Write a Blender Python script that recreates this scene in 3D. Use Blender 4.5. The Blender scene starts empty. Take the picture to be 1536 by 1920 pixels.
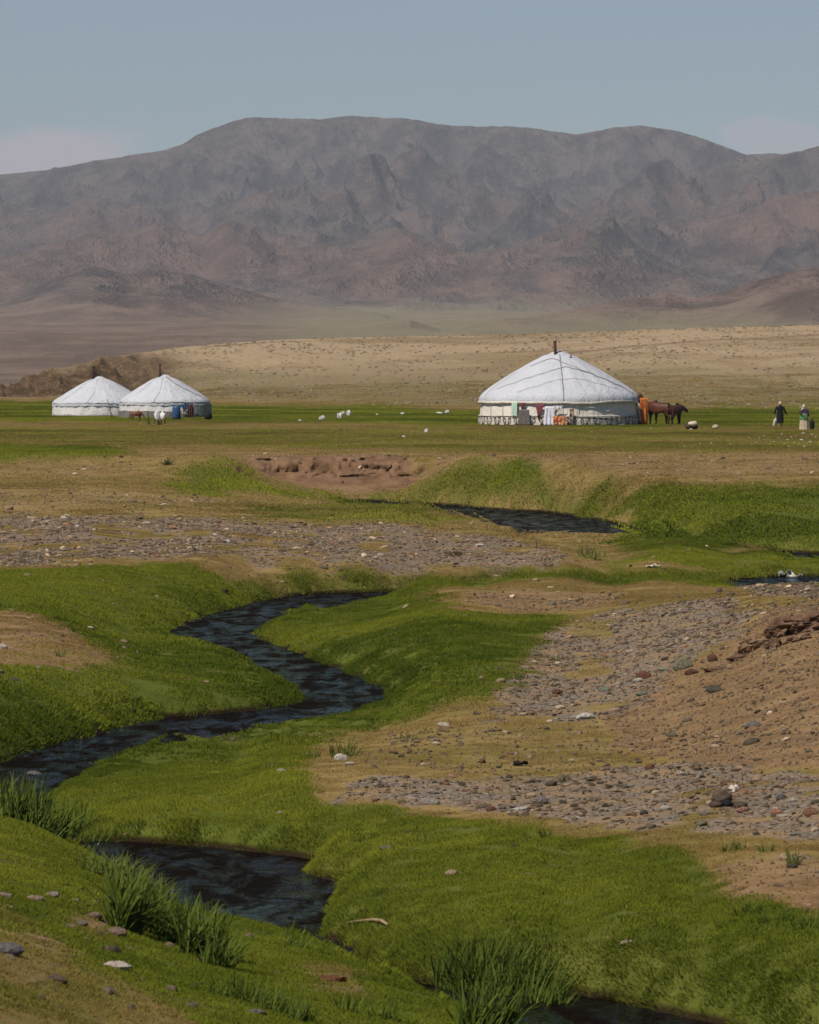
import bpy, bmesh, math, random
import numpy as np
from mathutils import Vector, Matrix
PI = math.pi
scn = bpy.context.scene
col = scn.collection
random.seed(7)
RNG = np.random.default_rng(11)

# ------------------------------------------------------------------ camera, sky, sun, exposure
CAM_Z = 5.0          # eye height above the water
FOC = 9600.0         # focal length in photo pixels (photo 1536 x 1920)
HOR = 672.0          # photo row of the horizon
cam_d = bpy.data.cameras.new('camera')
cam = bpy.data.objects.new('camera', cam_d)
col.objects.link(cam)
cam.location = (0, 0, CAM_Z)
cam.rotation_euler = (PI / 2, 0, 0)
cam_d.sensor_fit = 'VERTICAL'
cam_d.sensor_height = 36.0
cam_d.sensor_width = 36.0
cam_d.lens = FOC / 1920.0 * 36.0
cam_d.shift_y = -(960 - HOR) / 1920.0
cam_d.clip_start = 1.0
cam_d.clip_end = 80000.0
cam_d.dof.use_dof = True
cam_d.dof.focus_distance = 105.0
cam_d.dof.aperture_fstop = 15.0
scn.camera = cam

SUN_DIR = Vector((-0.42, -0.44, 0.79)).normalized()     # towards the sun: high, from the left
SUN_EL = math.asin(SUN_DIR.z)
SUN_ROT = math.atan2(SUN_DIR.x, SUN_DIR.y)
world = bpy.data.worlds.new('World')
scn.world = world
world.use_nodes = True
wt = world.node_tree
wt.nodes.clear()
wo = wt.nodes.new('ShaderNodeOutputWorld')
wb = wt.nodes.new('ShaderNodeBackground')
sky = wt.nodes.new('ShaderNodeTexSky')
sky.sky_type = 'NISHITA'
sky.sun_disc = False
sky.sun_elevation = SUN_EL
sky.sun_rotation = SUN_ROT
sky.altitude = 1500
sky.air_density = 1.0
sky.dust_density = 0.6
sky.ozone_density = 2.0
wb.inputs['Strength'].default_value = 0.055
# thin low clouds mixed into the sky
tc = wt.nodes.new('ShaderNodeTexCoord')
sep = wt.nodes.new('ShaderNodeSeparateXYZ')
wt.links.new(tc.outputs['Generated'], sep.inputs[0])
mp = wt.nodes.new('ShaderNodeMapping')
mp.inputs['Scale'].default_value = (34, 34, 95)
mp.inputs['Location'].default_value = (1.9, 0.0, 2.3)
wt.links.new(tc.outputs['Generated'], mp.inputs[0])
cn = wt.nodes.new('ShaderNodeTexNoise')
cn.inputs['Scale'].default_value = 1.0
cn.inputs['Detail'].default_value = 7
cn.inputs['Roughness'].default_value = 0.45
wt.links.new(mp.outputs[0], cn.inputs['Vector'])
cr = wt.nodes.new('ShaderNodeMapRange')
cr.inputs['From Min'].default_value = 0.50
cr.inputs['From Max'].default_value = 0.72
cr.interpolation_type = 'SMOOTHSTEP'
wt.links.new(cn.outputs['Fac'], cr.inputs['Value'])
ch = wt.nodes.new('ShaderNodeMapRange')      # clouds lie low over the range
ch.inputs['From Min'].default_value = 0.052
ch.inputs['From Max'].default_value = 0.036
wt.links.new(sep.outputs['Z'], ch.inputs['Value'])
def cloud_bank(cx, cz, sx, sz, amt):
    m1 = wt.nodes.new('ShaderNodeMapping'); m1.vector_type = 'POINT'
    m1.inputs['Location'].default_value = (-cx / sx, 0, -cz / sz); m1.inputs['Scale'].default_value = (1 / sx, 0, 1 / sz)
    wt.links.new(tc.outputs['Generated'], m1.inputs[0])
    ln = wt.nodes.new('ShaderNodeVectorMath'); ln.operation = 'LENGTH'; wt.links.new(m1.outputs[0], ln.inputs[0])
    ad = wt.nodes.new('ShaderNodeMath'); ad.operation = 'MULTIPLY_ADD'; ad.inputs[1].default_value = 1.6; wt.links.new(cn.outputs['Fac'], ad.inputs[0])
    ng_ = wt.nodes.new('ShaderNodeMath'); ng_.operation = 'MULTIPLY'; ng_.inputs[1].default_value = -1.0; wt.links.new(ln.outputs['Value'], ng_.inputs[0])
    wt.links.new(ng_.outputs[0], ad.inputs[2])
    mr = wt.nodes.new('ShaderNodeMapRange'); mr.interpolation_type = 'SMOOTHSTEP'; mr.inputs['From Min'].default_value = -.22; mr.inputs['From Max'].default_value = .25; mr.inputs['To Max'].default_value = amt
    wt.links.new(ad.outputs[0], mr.inputs['Value'])
    return mr.outputs[0]
cbL = cloud_bank(-0.073, 0.037, 0.026, 0.0088, 1.0)
cbR = cloud_bank(0.074, 0.0425, 0.017, 0.005, .6)
cm = wt.nodes.new('ShaderNodeMath'); cm.operation = 'MAXIMUM'
wt.links.new(cbL, cm.inputs[0]); wt.links.new(cbR, cm.inputs[1])
cm2 = wt.nodes.new('ShaderNodeMath'); cm2.operation = 'MULTIPLY'; cm2.inputs[1].default_value = 0.75
wt.links.new(cm.outputs[0], cm2.inputs[0])
tint = wt.nodes.new('ShaderNodeMix'); tint.data_type = 'RGBA'; tint.blend_type = 'MULTIPLY'
tint.inputs['Factor'].default_value = 1.0
tint.inputs['B'].default_value = (0.84, 0.92, 1.0, 1)
wt.links.new(sky.outputs[0], tint.inputs['A'])
cmx = wt.nodes.new('ShaderNodeMix'); cmx.data_type = 'RGBA'
cmx.inputs['B'].default_value = (8.2, 7.1, 7.8, 1)
wt.links.new(cm2.outputs[0], cmx.inputs['Factor'])
wt.links.new(tint.outputs['Result'], cmx.inputs['A'])
wt.links.new(cmx.outputs['Result'], wb.inputs['Color'])
wt.links.new(wb.outputs[0], wo.inputs['Surface'])

sun_d = bpy.data.lights.new('sun', 'SUN')
sun_d.energy = 4.9
sun_d.angle = math.radians(0.6)
sun_d.color = (1.0, 0.91, 0.77)
sun = bpy.data.objects.new('sun', sun_d)
sun.rotation_euler = (-SUN_DIR).to_track_quat('-Z', 'Y').to_euler()
sun.location = (-200, 100, 300)
col.objects.link(sun)

scn.render.engine = 'CYCLES'
scn.cycles.volume_bounces = 0
scn.cycles.max_bounces = 6
vs = scn.view_settings
vs.view_transform = 'Standard'
vs.look = 'None'
vs.gamma = 1.0
vs.use_curve_mapping = False
vs.exposure = 0.12

# ------------------------------------------------------------------ numeric helpers
def h2(ix, iy, s):
    n = (ix.astype(np.int64) * 374761393 + iy.astype(np.int64) * 668265263 + s * 982451653) & 0xffffffff
    n = ((n ^ (n >> 13)) * 1274126177) & 0xffffffff
    n = n ^ (n >> 16)
    return (n & 0xffffff).astype(np.float64) / 0xffffff
def vnoise(x, y, s=0):
    x0 = np.floor(x); y0 = np.floor(y)
    fx = x - x0; fy = y - y0
    fx = fx * fx * fx * (fx * (fx * 6 - 15) + 10); fy = fy * fy * fy * (fy * (fy * 6 - 15) + 10)
    a = h2(x0, y0, s); b = h2(x0 + 1, y0, s); c = h2(x0, y0 + 1, s); d = h2(x0 + 1, y0 + 1, s)
    return (a + (b - a) * fx) * (1 - fy) + (c + (d - c) * fx) * fy
def fbm(x, y, o=4, s=0, g=0.5):
    x = np.asarray(x, float); y = np.asarray(y, float)
    t = np.zeros(np.broadcast(x, y).shape); amp = 1; n = 0
    for k in range(o):
        t += amp * (vnoise(x, y, s + k * 17) - 0.5) * 2
        n += amp; amp *= g
        x, y = (x * 1.6 + y * 1.2) + 3.7, (y * 1.6 - x * 1.2) + 9.1
    return t / n
def ridged(x, y, o=6, s=0):
    x = np.asarray(x, float); y = np.asarray(y, float)
    t = np.zeros(np.broadcast(x, y).shape); amp = 1; n = 0; w = 1
    for k in range(o):
        r = 1 - np.abs(vnoise(x, y, s + k * 31) * 2 - 1)
        r = r * r * w
        t += amp * r; n += amp; amp *= 0.5; w = np.clip(r * 1.6, 0, 1)
        x, y = (x * 1.6 + y * 1.2) + 5.7, (y * 1.6 - x * 1.2) + 2.1
    return t / n
def sst(e0, e1, x):
    t = np.clip((x - e0) / (e1 - e0), 0, 1)
    return t * t * (3 - 2 * t)
def poly_sd(X, Y, poly):
    """signed distance, positive inside"""
    shp = X.shape
    X = X.ravel().astype(np.float32); Y = Y.ravel().astype(np.float32)
    d = np.full(X.shape, 1e12, np.float32); ins = np.zeros(X.shape, bool)
    n = len(poly)
    for i in range(n):
        x1, y1 = poly[i]; x2, y2 = poly[(i + 1) % n]
        ex, ey = x2 - x1, y2 - y1
        t = np.clip(((X - x1) * ex + (Y - y1) * ey) / (ex * ex + ey * ey + 1e-12), 0, 1)
        d = np.minimum(d, (X - x1 - t * ex) ** 2 + (Y - y1 - t * ey) ** 2)
        c = (y1 > Y) != (y2 > Y)
        if ey != 0:
            ins ^= c & (X < (Y - y1) * ex / ey + x1)
    d = np.sqrt(d)
    return np.where(ins, d, -d).reshape(shp)
def smooth_poly(p, it=2):
    for _ in range(it):
        q = []
        n = len(p)
        for i in range(n):
            a = p[i]; b = p[(i + 1) % n]
            q.append((a[0] * .75 + b[0] * .25, a[1] * .75 + b[1] * .25))
            q.append((a[0] * .25 + b[0] * .75, a[1] * .25 + b[1] * .75))
        p = q
    return p
def b2y(b): return FOC * CAM_Z / (b - HOR)
def ab2w(a, b):
    y = b2y(b)
    return ((a - 768) / FOC * y, y)

# ------------------------------------------------------------------ the near terrain (stream plain up to the tan hill)
NW = [(1600,1080),(1400,1081),(1360,1092),(1200,1100),(1000,1104),(820,1106),(700,1110),(600,1112),(520,1120),(430,1140),(360,1162),(290,1190),(330,1202),(400,1212),(450,1232),(490,1258),(530,1283),(565,1303),(572,1312),(540,1321),(490,1330),(400,1339),(300,1346),(230,1361),(150,1385),(60,1405),(10,1425),(-60,1445),(-120,1480),(-100,1535),(0,1574),(130,1628),(190,1660),(280,1712),(330,1754),(450,1779),(590,1808),(700,1860),(830,1918),(900,1952),(1040,2008),(1150,2050),(1400,2110),(1750,2180)]
SE = [(1750,2010),(1500,1962),(1330,1922),(1250,1900),(1150,1875),(1060,1860),(900,1856),(800,1842),(700,1805),(640,1765),(605,1735),(625,1700),(642,1675),(644,1657),(620,1650),(592,1648),(578,1635),(588,1615),(560,1608),(500,1600),(400,1590),(300,1580),(190,1577),(150,1570),(110,1545),(95,1510),(110,1475),(150,1455),(200,1435),(250,1410),(310,1400),(370,1391),(430,1381),(500,1369),(600,1350),(680,1336),(740,1308),(705,1282),(660,1262),(620,1248),(560,1225),(520,1208),(480,1195),(490,1180),(538,1160),(545,1149),(590,1147),(640,1141),(690,1131),(740,1120),(800,1117),(1000,1117),(1200,1116),(1400,1113),(1600,1112)]
UP = [(640,936),(800,944),(870,948),(930,955),(1040,960),(1110,972),(1180,985),(1250,1000),(1350,1018),(1470,1034),(1536,1038),(1750,1043),(1750,1085),(1560,1068),(1480,1056),(1350,1036),(1250,1018),(1185,1001),(1100,1001),(1000,999),(940,987),(870,972),(800,962),(640,956)]
W1 = [ab2w(*p) for p in smooth_poly(NW + SE, 1)]
W2 = [ab2w(*p) for p in smooth_poly(UP, 1)]

# control heights: photo column, photo row, height above the water
CP = [
 # plain far
 (-300,800,1.3),(200,800,1.3),(700,800,1.3),(1200,800,1.3),(1800,800,1.3),
 (-300,830,1.35),(200,830,1.35),(700,830,1.4),(1200,830,1.4),(1800,830,1.4),
 (0,858,1.35),(250,862,1.3),(380,866,1.35),(430,868,1.3),(950,860,1.4),(1100,870,1.35),(1300,875,1.35),(1536,880,1.35),(1800,885,1.35),
 # green shoulders beside the eroded bowl
 (-200,900,1.05),(0,890,1.05),(150,895,1.0),(300,890,1.05),(400,895,.95),(470,915,.7),(540,925,.45),(620,930,.25),(700,932,.2),(760,925,.35),(820,905,.8),(880,890,1.05),
 (960,885,1.25),(1050,895,1.2),(900,925,.5),(1000,930,.55),(1100,925,.85),(1200,930,.95),(1300,930,.95),(1420,925,1.0),(1536,925,1.0),(1800,925,1.0),
 (870,944,.16),(930,950,.2),(1040,955,.25),(1110,965,.3),(1190,978,.35),(1250,975,.5),(1350,965,.7),(1536,960,.6),(1800,960,.6),
 (1250,993,.3),(1350,1000,.35),(1450,1015,.35),(1536,1018,.35),(1800,1020,.35),
 # gravel island
 (-300,940,.85),(0,940,.8),(250,940,.75),(450,945,.55),(600,948,.35),(750,960,.45),(-300,970,.75),(0,970,.7),(300,975,.65),(600,980,.45),(850,985,.3),(1000,1012,.12),(1180,1012,.16),(920,985,.10),
 (1350,1030,.35),(1470,1046,.25),(-300,1020,.62),(0,1020,.6),(300,1020,.6),(600,1020,.5),(850,1025,.45),(1050,1035,.5),(1250,1045,.45),(1260,1012,.42),(1340,1024,.42),(1440,1036,.40),(1450,1062,.3),(1700,1070,.3),
 (-300,1055,.8),(0,1055,.8),(200,1060,.8),(400,1065,.75),(560,1055,.65),(700,1068,.55),(900,1070,.45),(1100,1062,.45),(1300,1070,.3),(1400,1076,.15),
 (0,1090,.78),(200,1100,.68),(400,1095,.55),(500,1090,.42),(620,1092,.36),(750,1088,.32),(900,1086,.3),(1150,1086,.28),(300,1140,.4),(420,1118,.38),(230,1170,.3),
 # left meadow
 (-300,1150,.95),(0,1150,.85),(100,1180,.8),(200,1205,.6),(-200,1230,.85),(0,1250,.75),(150,1260,.65),(300,1240,.4),(420,1260,.35),(520,1295,.25),(350,1300,.42),(480,1318,.33),(200,1320,.5),(0,1340,.6),(-200,1360,.6),(120,1365,.42),(300,1338,.36),(0,1395,.32),
 # right meander inside
 (740,1120,.16),(800,1108,.42),(900,1105,.5),(1050,1098,.5),(1200,1098,.5),(1400,1098,.5),(1600,1098,.5),(620,1152,.08),(710,1152,.22),(800,1140,.6),(560,1170,.3),(640,1200,.4),(740,1200,.55),(700,1240,.42),(780,1265,.45),(760,1295,.25),(620,1232,.35),
 (900,1180,.62),(950,1250,.55),(1000,1150,.65),(1150,1130,.85),(1300,1122,1.2),(1450,1120,1.6),(1536,1120,1.8),(1750,1115,2.2),
 (1150,1200,.75),(1300,1200,1.2),(1400,1205,1.5),(1450,1180,1.85),(1536,1160,2.1),(1750,1150,2.5),(1300,1260,1.1),(1450,1260,1.55),(1536,1240,1.8),(1750,1240,2.2),
 (1000,1300,.5),(1150,1300,.65),(1300,1330,.9),(1450,1350,1.2),(1536,1350,1.35),(1750,1350,1.7),(850,1340,.4),(1000,1400,.5),(1200,1400,.6),(1400,1430,.8),(1536,1430,.95),(1750,1430,1.2),
 # centre meadow
 (650,1345,.12),(450,1395,.10),(300,1430,.12),(180,1475,.14),(140,1530,.25),(300,1500,.4),(500,1440,.42),(700,1420,.45),(900,1460,.5),(1100,1480,.55),(1350,1500,.7),(1536,1500,.8),(1750,1500,.95),
 (300,1560,.3),(450,1575,.3),(560,1585,.3),(640,1600,.38),(680,1640,.38),(670,1700,.3),(550,1530,.42),(750,1550,.5),(1000,1560,.52),(1250,1590,.6),(1536,1600,.7),(1750,1620,.8),
 (850,1650,.42),(1050,1670,.42),(1300,1680,.5),(1536,1700,.62),(700,1760,.25),(820,1780,.3),(1000,1760,.42),(1200,1750,.5),(1400,1770,.52),(1536,1790,.55),(1750,1850,.5),(1000,1840,.25),(1200,1850,.32),(1350,1885,.3),(1536,1920,.32),
 # near bank (the photographer's side)
 (-250,1500,1.1),(-60,1485,.75),(40,1500,.6),(110,1545,.55),(190,1590,.5),(280,1650,.45),(360,1700,.42),(450,1715,.4),(560,1740,.4),(650,1775,.4),(740,1810,.38),(840,1860,.4),(960,1925,.4),(1150,2010,.4),(1450,2080,.5),(1800,2150,.6),
 (-250,1650,1.45),(0,1620,1.0),(150,1660,.85),(-250,1800,1.8),(0,1780,1.35),(200,1800,1.05),(400,1820,.8),(550,1850,.65),(0,1920,1.6),(250,1920,1.25),(500,1920,.9),(750,1930,.6),
 (-400,2300,2.6),(300,2300,2.2),(1000,2300,1.4),(1800,2300,1.2),(0,3000,3.0),(1200,3000,2.8)]
CP = [(p[0], p[1], .38 + (p[2] - .38) * .58) if (p[0] >= 1000 and 1112 <= p[1] <= 1430) else p for p in CP]
cpa = np.array([(p[0], HOR + (p[1] - HOR) * CAM_Z / (CAM_Z - p[2]), p[2]) for p in CP])
def uv(a, b): return a / 250.0, 3.4 * np.log(np.maximum(b - HOR, 30))
cu, cv = uv(cpa[:, 0], cpa[:, 1])
def kern(r2): return np.sqrt(r2 + 0.03)
Kmat = kern((cu[:, None] - cu[None]) ** 2 + (cv[:, None] - cv[None]) ** 2)
nK = len(cu)
A = np.zeros((nK + 1, nK + 1)); A[:nK, :nK] = Kmat - np.eye(nK) * 0.004
A[:nK, nK] = 1; A[nK, :nK] = 1
wts = np.linalg.solve(A, np.append(cpa[:, 2], 0))
def Efun(a, b):
    shp = a.shape
    u, v = uv(np.clip(a, -700, 2200).ravel(), np.clip(b, 770, 3200).ravel())
    out = np.full(u.shape, wts[-1])
    for i in range(nK):
        out += wts[i] * kern((u - cu[i]) ** 2 + (v - cv[i]) ** 2)
    return out.reshape(shp)

ys = np.concatenate([
    np.arange(-40, 18, 3.0), np.arange(18, 26, 0.3),
    b2y(np.arange(2518, 1400, -2.5)), b2y(np.arange(1400, 940, -1.25)),
    np.arange(180.0, 188.5, 0.1), b2y(np.arange(926, 792, -1.5)),
    np.arange(402, 780, 2.2), np.arange(790, 1250, 20)])
ys = np.unique(np.round(ys, 4))
as_in = np.arange(-60, 1600, 3.2)
def geo(start, step, n, f):
    out = []; v = start
    for _ in range(n):
        v += step; step *= f; out.append(v)
    return out
aL = geo(-60, 5, 60, 1.10); aL = [-60 - (v + 60) for v in aL][::-1]
aR = geo(as_in[-1], 5, 60, 1.10)
aas = np.array(list(aL) + list(as_in) + list(aR))
NR, NC = len(ys), len(aas)
wy = np.where(ys > 24, ys, 24.0)
YY = np.repeat(ys[:, None], NC, 1)
AA = np.repeat(aas[None, :], NR, 0)
XX = (AA - 768) / FOC * wy[:, None]
BB = HOR + FOC * CAM_Z / np.maximum(YY, 16)
E = Efun(AA, BB)
# water edge distance in metres
near = (YY > 28) & (YY < 190)
sd = np.full(E.shape, -50.0)
wob = 0.10 * fbm(XX * 1.3, YY * 0.9, 3, 5) + 0.05 * fbm(XX * 5, YY * 3, 2, 9)
idx = np.where(near)
s1 = poly_sd(XX[idx], YY[idx], W1); s2 = poly_sd(XX[idx], YY[idx], W2)
sd[idx] = np.maximum(s1, s2) + wob[idx]
out_d = np.maximum(-sd, 0)
# micro relief
micro = 0.045 * fbm(XX / 1.6, YY / 2.2, 3, 21) + 0.008 * fbm(XX / .5, YY / .8, 2, 22) * (YY < 140)
micro = micro * (1 - .0) ; micro += 0.10 * fbm(XX / 9, YY / 14, 2, 23) * sst(30, 60, YY)
lip = 0.095 + 0.05 * fbm(XX / 1.0, YY / 1.5, 2, 24)
gs = np.gradient(sd, axis=0) / np.maximum(np.gradient(YY, axis=0), 1e-3)
nearb = sst(.0, .5, gs) * (YY > 50) * (YY < 175) * (out_d < 6)
vis_n = np.maximum(sst(90, 150, AA) * (1 - sst(690, 790, AA)) * (BB > 1108) * (1 - sst(1470, 1520, BB)), sst(820, 880, AA) * (1 - sst(1180, 1230, AA)) * (BB > 950) * (BB < 1016))
vis_n = np.maximum(vis_n, sst(1340, 1400, AA) * (BB > 1080) * (BB < 1128))
nearb = nearb * vis_n
hid = sst(.0, .5, gs) * (YY > 50) * (YY < 175) * (out_d < 6) * (1 - vis_n)
lip = lip * (1 - .72 * nearb) + .16 * hid
En = np.maximum(E + micro * sst(0, 1.5, out_d), lip)
ZZ = sst(0.0, 0.22, out_d) * lip + (1 - np.exp(-out_d / (np.where(YY < 48, 0.25, 0.8) + 1.3 * nearb - .5 * hid))) * (En - lip)
ZZ = np.where(sd > 0, -0.25 * sst(0, .3, sd), ZZ)
# the eroded scarp behind the upper meadow: plain above, bowl below
yc = 184.6 + 0.45 * fbm(XX / 1.6, YY * 0, 3, 31)
win = sst(425, 500, AA) * (1 - sst(800, 930, AA))
plain = 1.42 + 0.04 * fbm(XX / 3, YY / 5, 3, 32)
t = (YY - yc)
prof = 0.52 * np.clip((t + 1.9) / 1.9, 0, 1) ** 1.2 + 0.33 * sst(0.0, 0.5, t + 0.3 * fbm(XX / .6, YY / .3, 3, 34)) + 0.15 * sst(.35, 1.0, t + .3 * fbm(XX / .8, YY / .5, 2, 35))
cliff = np.minimum(ZZ, 0.3 + 0 * ZZ) * (1 - prof) + plain * prof
behind = sst(-1.0, 2.5, YY - 184.6)
ZZ = np.where(YY > 176, ZZ * (1 - behind) + plain * behind, ZZ)
ZZ = ZZ * (1 - win * (YY > 181)) + cliff * win * (YY > 181)
# far flat and the tan hill
flat = 1.3 + 0.05 * fbm(XX / 12, YY / 20, 3, 41)
crest_px = [(-3000,900),(-200,745),(-20,735),(25,726),(60,706),(100,692),(150,684),(200,673),(260,662),(330,652),(400,645),(500,638),(600,634),(750,631),(900,628),(1100,622),(1300,615),(1536,609),(1800,600),(2600,570),(9000,480)]
cpy = np.interp(AA, [p[0] for p in crest_px], [p[1] for p in crest_px])
Dc = np.interp(AA, [-3000, 0, 150, 400, 900, 1536, 3000, 9000], [520, 520, 545, 620, 680, 700, 760, 900])
y0 = np.interp(AA, [-3000, 0, 200, 400, 900, 1200, 1536, 9000], [490, 490, 490, 440, 400, 380, 385, 385])
Zc = CAM_Z + (HOR - cpy) / FOC * Dc
Zc = np.maximum(Zc, -3)
s = np.clip((YY - y0) / (Dc - y0), 0, 1)
rockw = (1 - sst(200, 400, AA)) * sst(-120, 20, AA)
hill = flat + (Zc - flat) * (0.55 * s + 0.45 * (s * s * (3 - 2 * s))) ** (1.0)
hill_r = flat + (Zc - flat) * sst(0.15, 0.95, s)
hill = hill * (1 - rockw) + hill_r * rockw
hill += np.sin(s * PI) * (0.35 * fbm(XX / 22, YY / 45, 4, 43)) + rockw * np.sin(s * PI) * (1.0 * ridged(XX / 6, YY / 20, 5, 44) - 0.3 + 1.9 * (ridged(XX / 2.4, YY / 9, 4, 46) - .4))
# small eroded cuts in the hill face
for (ca, cb, wa, wb_, dep) in [(455, 545, 60, 26, 1.0), (1510, 470, 30, 22, 1.0), (1440, 470, 26, 12, 0.6), (350, 560, 60, 20, .6)]:
    g = np.exp(-((AA - ca) / wa) ** 2)
    hill -= g * dep * sst(cb - wb_, cb, YY) * (1 - sst(cb, cb + 5, YY)) * (1 + .6 * fbm(XX / 2.5, YY / 8, 3, 45))
back = np.maximum(0, YY - Dc)
hill = np.where(YY > Dc, Zc - back * 0.03 - 0.00012 * back ** 2, hill)
hill = np.maximum(hill, -9)
bl = sst(300, 360, YY)
ZZ = ZZ * (1 - bl) + np.where(YY > 300, hill, 0) * bl
ZZ = np.where(YY < 24, np.minimum(ZZ, 3.2), ZZ)
# wide sides: sink gently
# earth lip on the right mound
def seg_d(X, Y, p, q):
    ex, ey = q[0] - p[0], q[1] - p[1]
    tt = np.clip(((X - p[0]) * ex + (Y - p[1]) * ey) / (ex * ex + ey * ey), 0, 1)
    return np.hypot(X - p[0] - tt * ex, Y - p[1] - tt * ey), tt

PYP = HOR + (CAM_Z - ZZ) * FOC / np.maximum(YY, 5)
def col_of(px): return float(np.interp(px, aas, np.arange(NC)))
def Zat(x, y):
    """terrain height at a world point"""
    a = 768 + FOC * x / max(y, 24.0)
    c = col_of(a); r = float(np.interp(y, ys, np.arange(NR)))
    c0 = min(int(c), NC - 2); r0 = min(int(r), NR - 2); fc = c - c0; fr = r - r0
    z = ZZ
    return (z[r0, c0] * (1 - fc) + z[r0, c0 + 1] * fc) * (1 - fr) + (z[r0 + 1, c0] * (1 - fc) + z[r0 + 1, c0 + 1] * fc) * fr
def P(px, py, ymax=1200):
    """the ground point seen at a photo position (first hit from the camera)"""
    c = int(round(col_of(px)))
    r0 = int(np.searchsorted(ys, 24.0))
    pr = PYP[r0:, c]
    k = np.argmax(pr <= py)
    if pr[k] > py: k = len(pr) - 1
    if k > 0:
        f = (pr[k - 1] - py) / max(pr[k - 1] - pr[k], 1e-9)
        y = ys[r0 + k - 1] + f * (ys[r0 + k] - ys[r0 + k - 1])
    else: y = ys[r0]
    x = (px - 768) / FOC * y
    return Vector((x, y, Zat(x, y)))
def chart(px, py):
    w = P(px, py)
    return (768 + FOC * w.x / w.y, HOR + FOC * CAM_Z / w.y)

# ground cover maps, painted where the soils lie
def cover(polys, soft, namp, seed):
    m = np.zeros(E.shape)
    nz = fbm(AA / 55.0, BB / 16.0, 4, seed) * 1.0 + 0.6 * fbm(XX / .5, YY / .9, 2, seed + 3) * (YY < 90)
    for poly, val in polys:
        pc = [chart(*p) for p in poly]
        lo = min(p[1] for p in pc) - 60; hi = max(p[1] for p in pc) + 60
        ii = np.where((BB > lo) & (BB < hi) & (YY > 17))
        sc = 2.2     # foreshortened rows count for more
        d = poly_sd(AA[ii] , BB[ii] * sc, [(p[0], p[1] * sc) for p in pc])
        v = val * sst(-1, 1, (d + nz[ii] * namp) / soft)
        m[ii] = np.maximum(m[ii], v)
    return m
LUSH = cover([
 ([(-400,1066),(150,1064),(290,1057),(420,1078),(560,1064),(700,1074),(860,1078),(1050,1072),(1200,1066),(1390,1075),(1700,1090),(1700,1098),(1300,1092),(900,1098),(790,1112),(850,1145),(1000,1150),(1060,1150),(1010,1215),(990,1270),(900,1310),(800,1345),(700,1365),(600,1385),(560,1450),(600,1505),(720,1515),(820,1530),(1000,1550),(1200,1580),(1330,1610),(1350,1680),(1536,1720),(1800,1720),(1800,2400),(900,2300),(-400,1450)], 1.0),
 ([(740,930),(800,895),(870,868),(960,864),(1020,872),(1060,890),(1120,908),(1200,918),(1300,908),(1536,905),(1800,905),(1800,1050),(1480,1040),(1300,1030),(1150,1010),(1180,990),(930,950),(850,950)], .95),
 ([(360,872),(420,863),(445,872),(500,905),(560,922),(640,930),(740,930),(740,942),(600,938),(450,930),(330,920)], .9),
 ([(-400,834),(100,834),(200,838),(225,850),(190,862),(-400,862)], .9),
 ([(-600,752),(100,748),(250,752),(420,758),(700,759),(900,768),(1200,762),(1536,762),(1900,762),(1900,801),(1200,802),(900,800),(600,794),(-600,791)], .78),
 ([(1180,1002),(1300,1022),(1700,1052),(1700,1075),(1300,1066),(1120,1058),(1180,1040),(1150,1012)], .8),
 ([(450,945),(700,940),(900,950),(880,975),(760,985),(600,980),(450,970)], .55),
 ([(-700,795),(2200,800),(2200,842),(900,850),(200,835),(-700,830)], .45),
 ([(-500,1480),(20,1480),(180,1590),(320,1690),(560,1740),(720,1800),(860,1870),(1000,1940),(1800,2100),(1800,3000),(-800,3000)], .52),
 ], 26, 20, 51)
DIRT = cover([
 ([(430,858),(560,852),(700,850),(880,853),(820,885),(760,917),(730,924),(640,921),(560,912),(490,893)], 1.0),
 ([(1130,1340),(1250,1265),(1330,1225),(1400,1180),(1440,1145),(1536,1130),(1800,1130),(1800,1450),(1536,1440),(1300,1435),(1150,1400)], 1.0),
 ([(-300,1140),(60,1148),(140,1178),(200,1215),(230,1245),(120,1256),(-300,1240)], .9),
 ([(-500,866),(200,868),(270,882),(200,893),(-500,890)], .55),
 ([(-500,922),(200,918),(300,930),(450,938),(300,955),(-500,955)], .45),
 ([(220,846),(420,846),(1000,852),(1700,850),(1700,897),(1400,900),(1180,908),(1060,882),(980,864),(700,852),(300,862)], .55),
 ([(1060,885),(1150,885),(1200,900),(1140,906)], .9),
 ([(850,1112),(1000,1106),(1200,1108),(1150,1135),(950,1145),(880,1130)], .75),
 ([(1340,1625),(1536,1610),(1800,1620),(1800,1715),(1536,1715),(1380,1690)], .8),
 ([(950,1000),(1080,1008),(1250,1035),(1100,1050),(980,1030)], .35),
 ([(-600,738),(100,742),(400,745),(640,750),(500,757),(200,751),(-600,751)], .75),
 ([(600,1440),(760,1390),(1100,1350),(1200,1440),(900,1450)], .35),
 ([(110,1715),(200,1720),(240,1770),(150,1770)], .6),
 ([(-40,1735),(120,1755),(170,1830),(60,1850),(-40,1830)], .5),
 ([(560,1800),(690,1825),(690,1872),(590,1860)], .55),
 ([(250,1850),(420,1890),(380,1960),(200,1930)], .45),
 ([(-100,1590),(60,1610),(80,1650),(-100,1640)], .4),
 ], 12, 14, 61)
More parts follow.
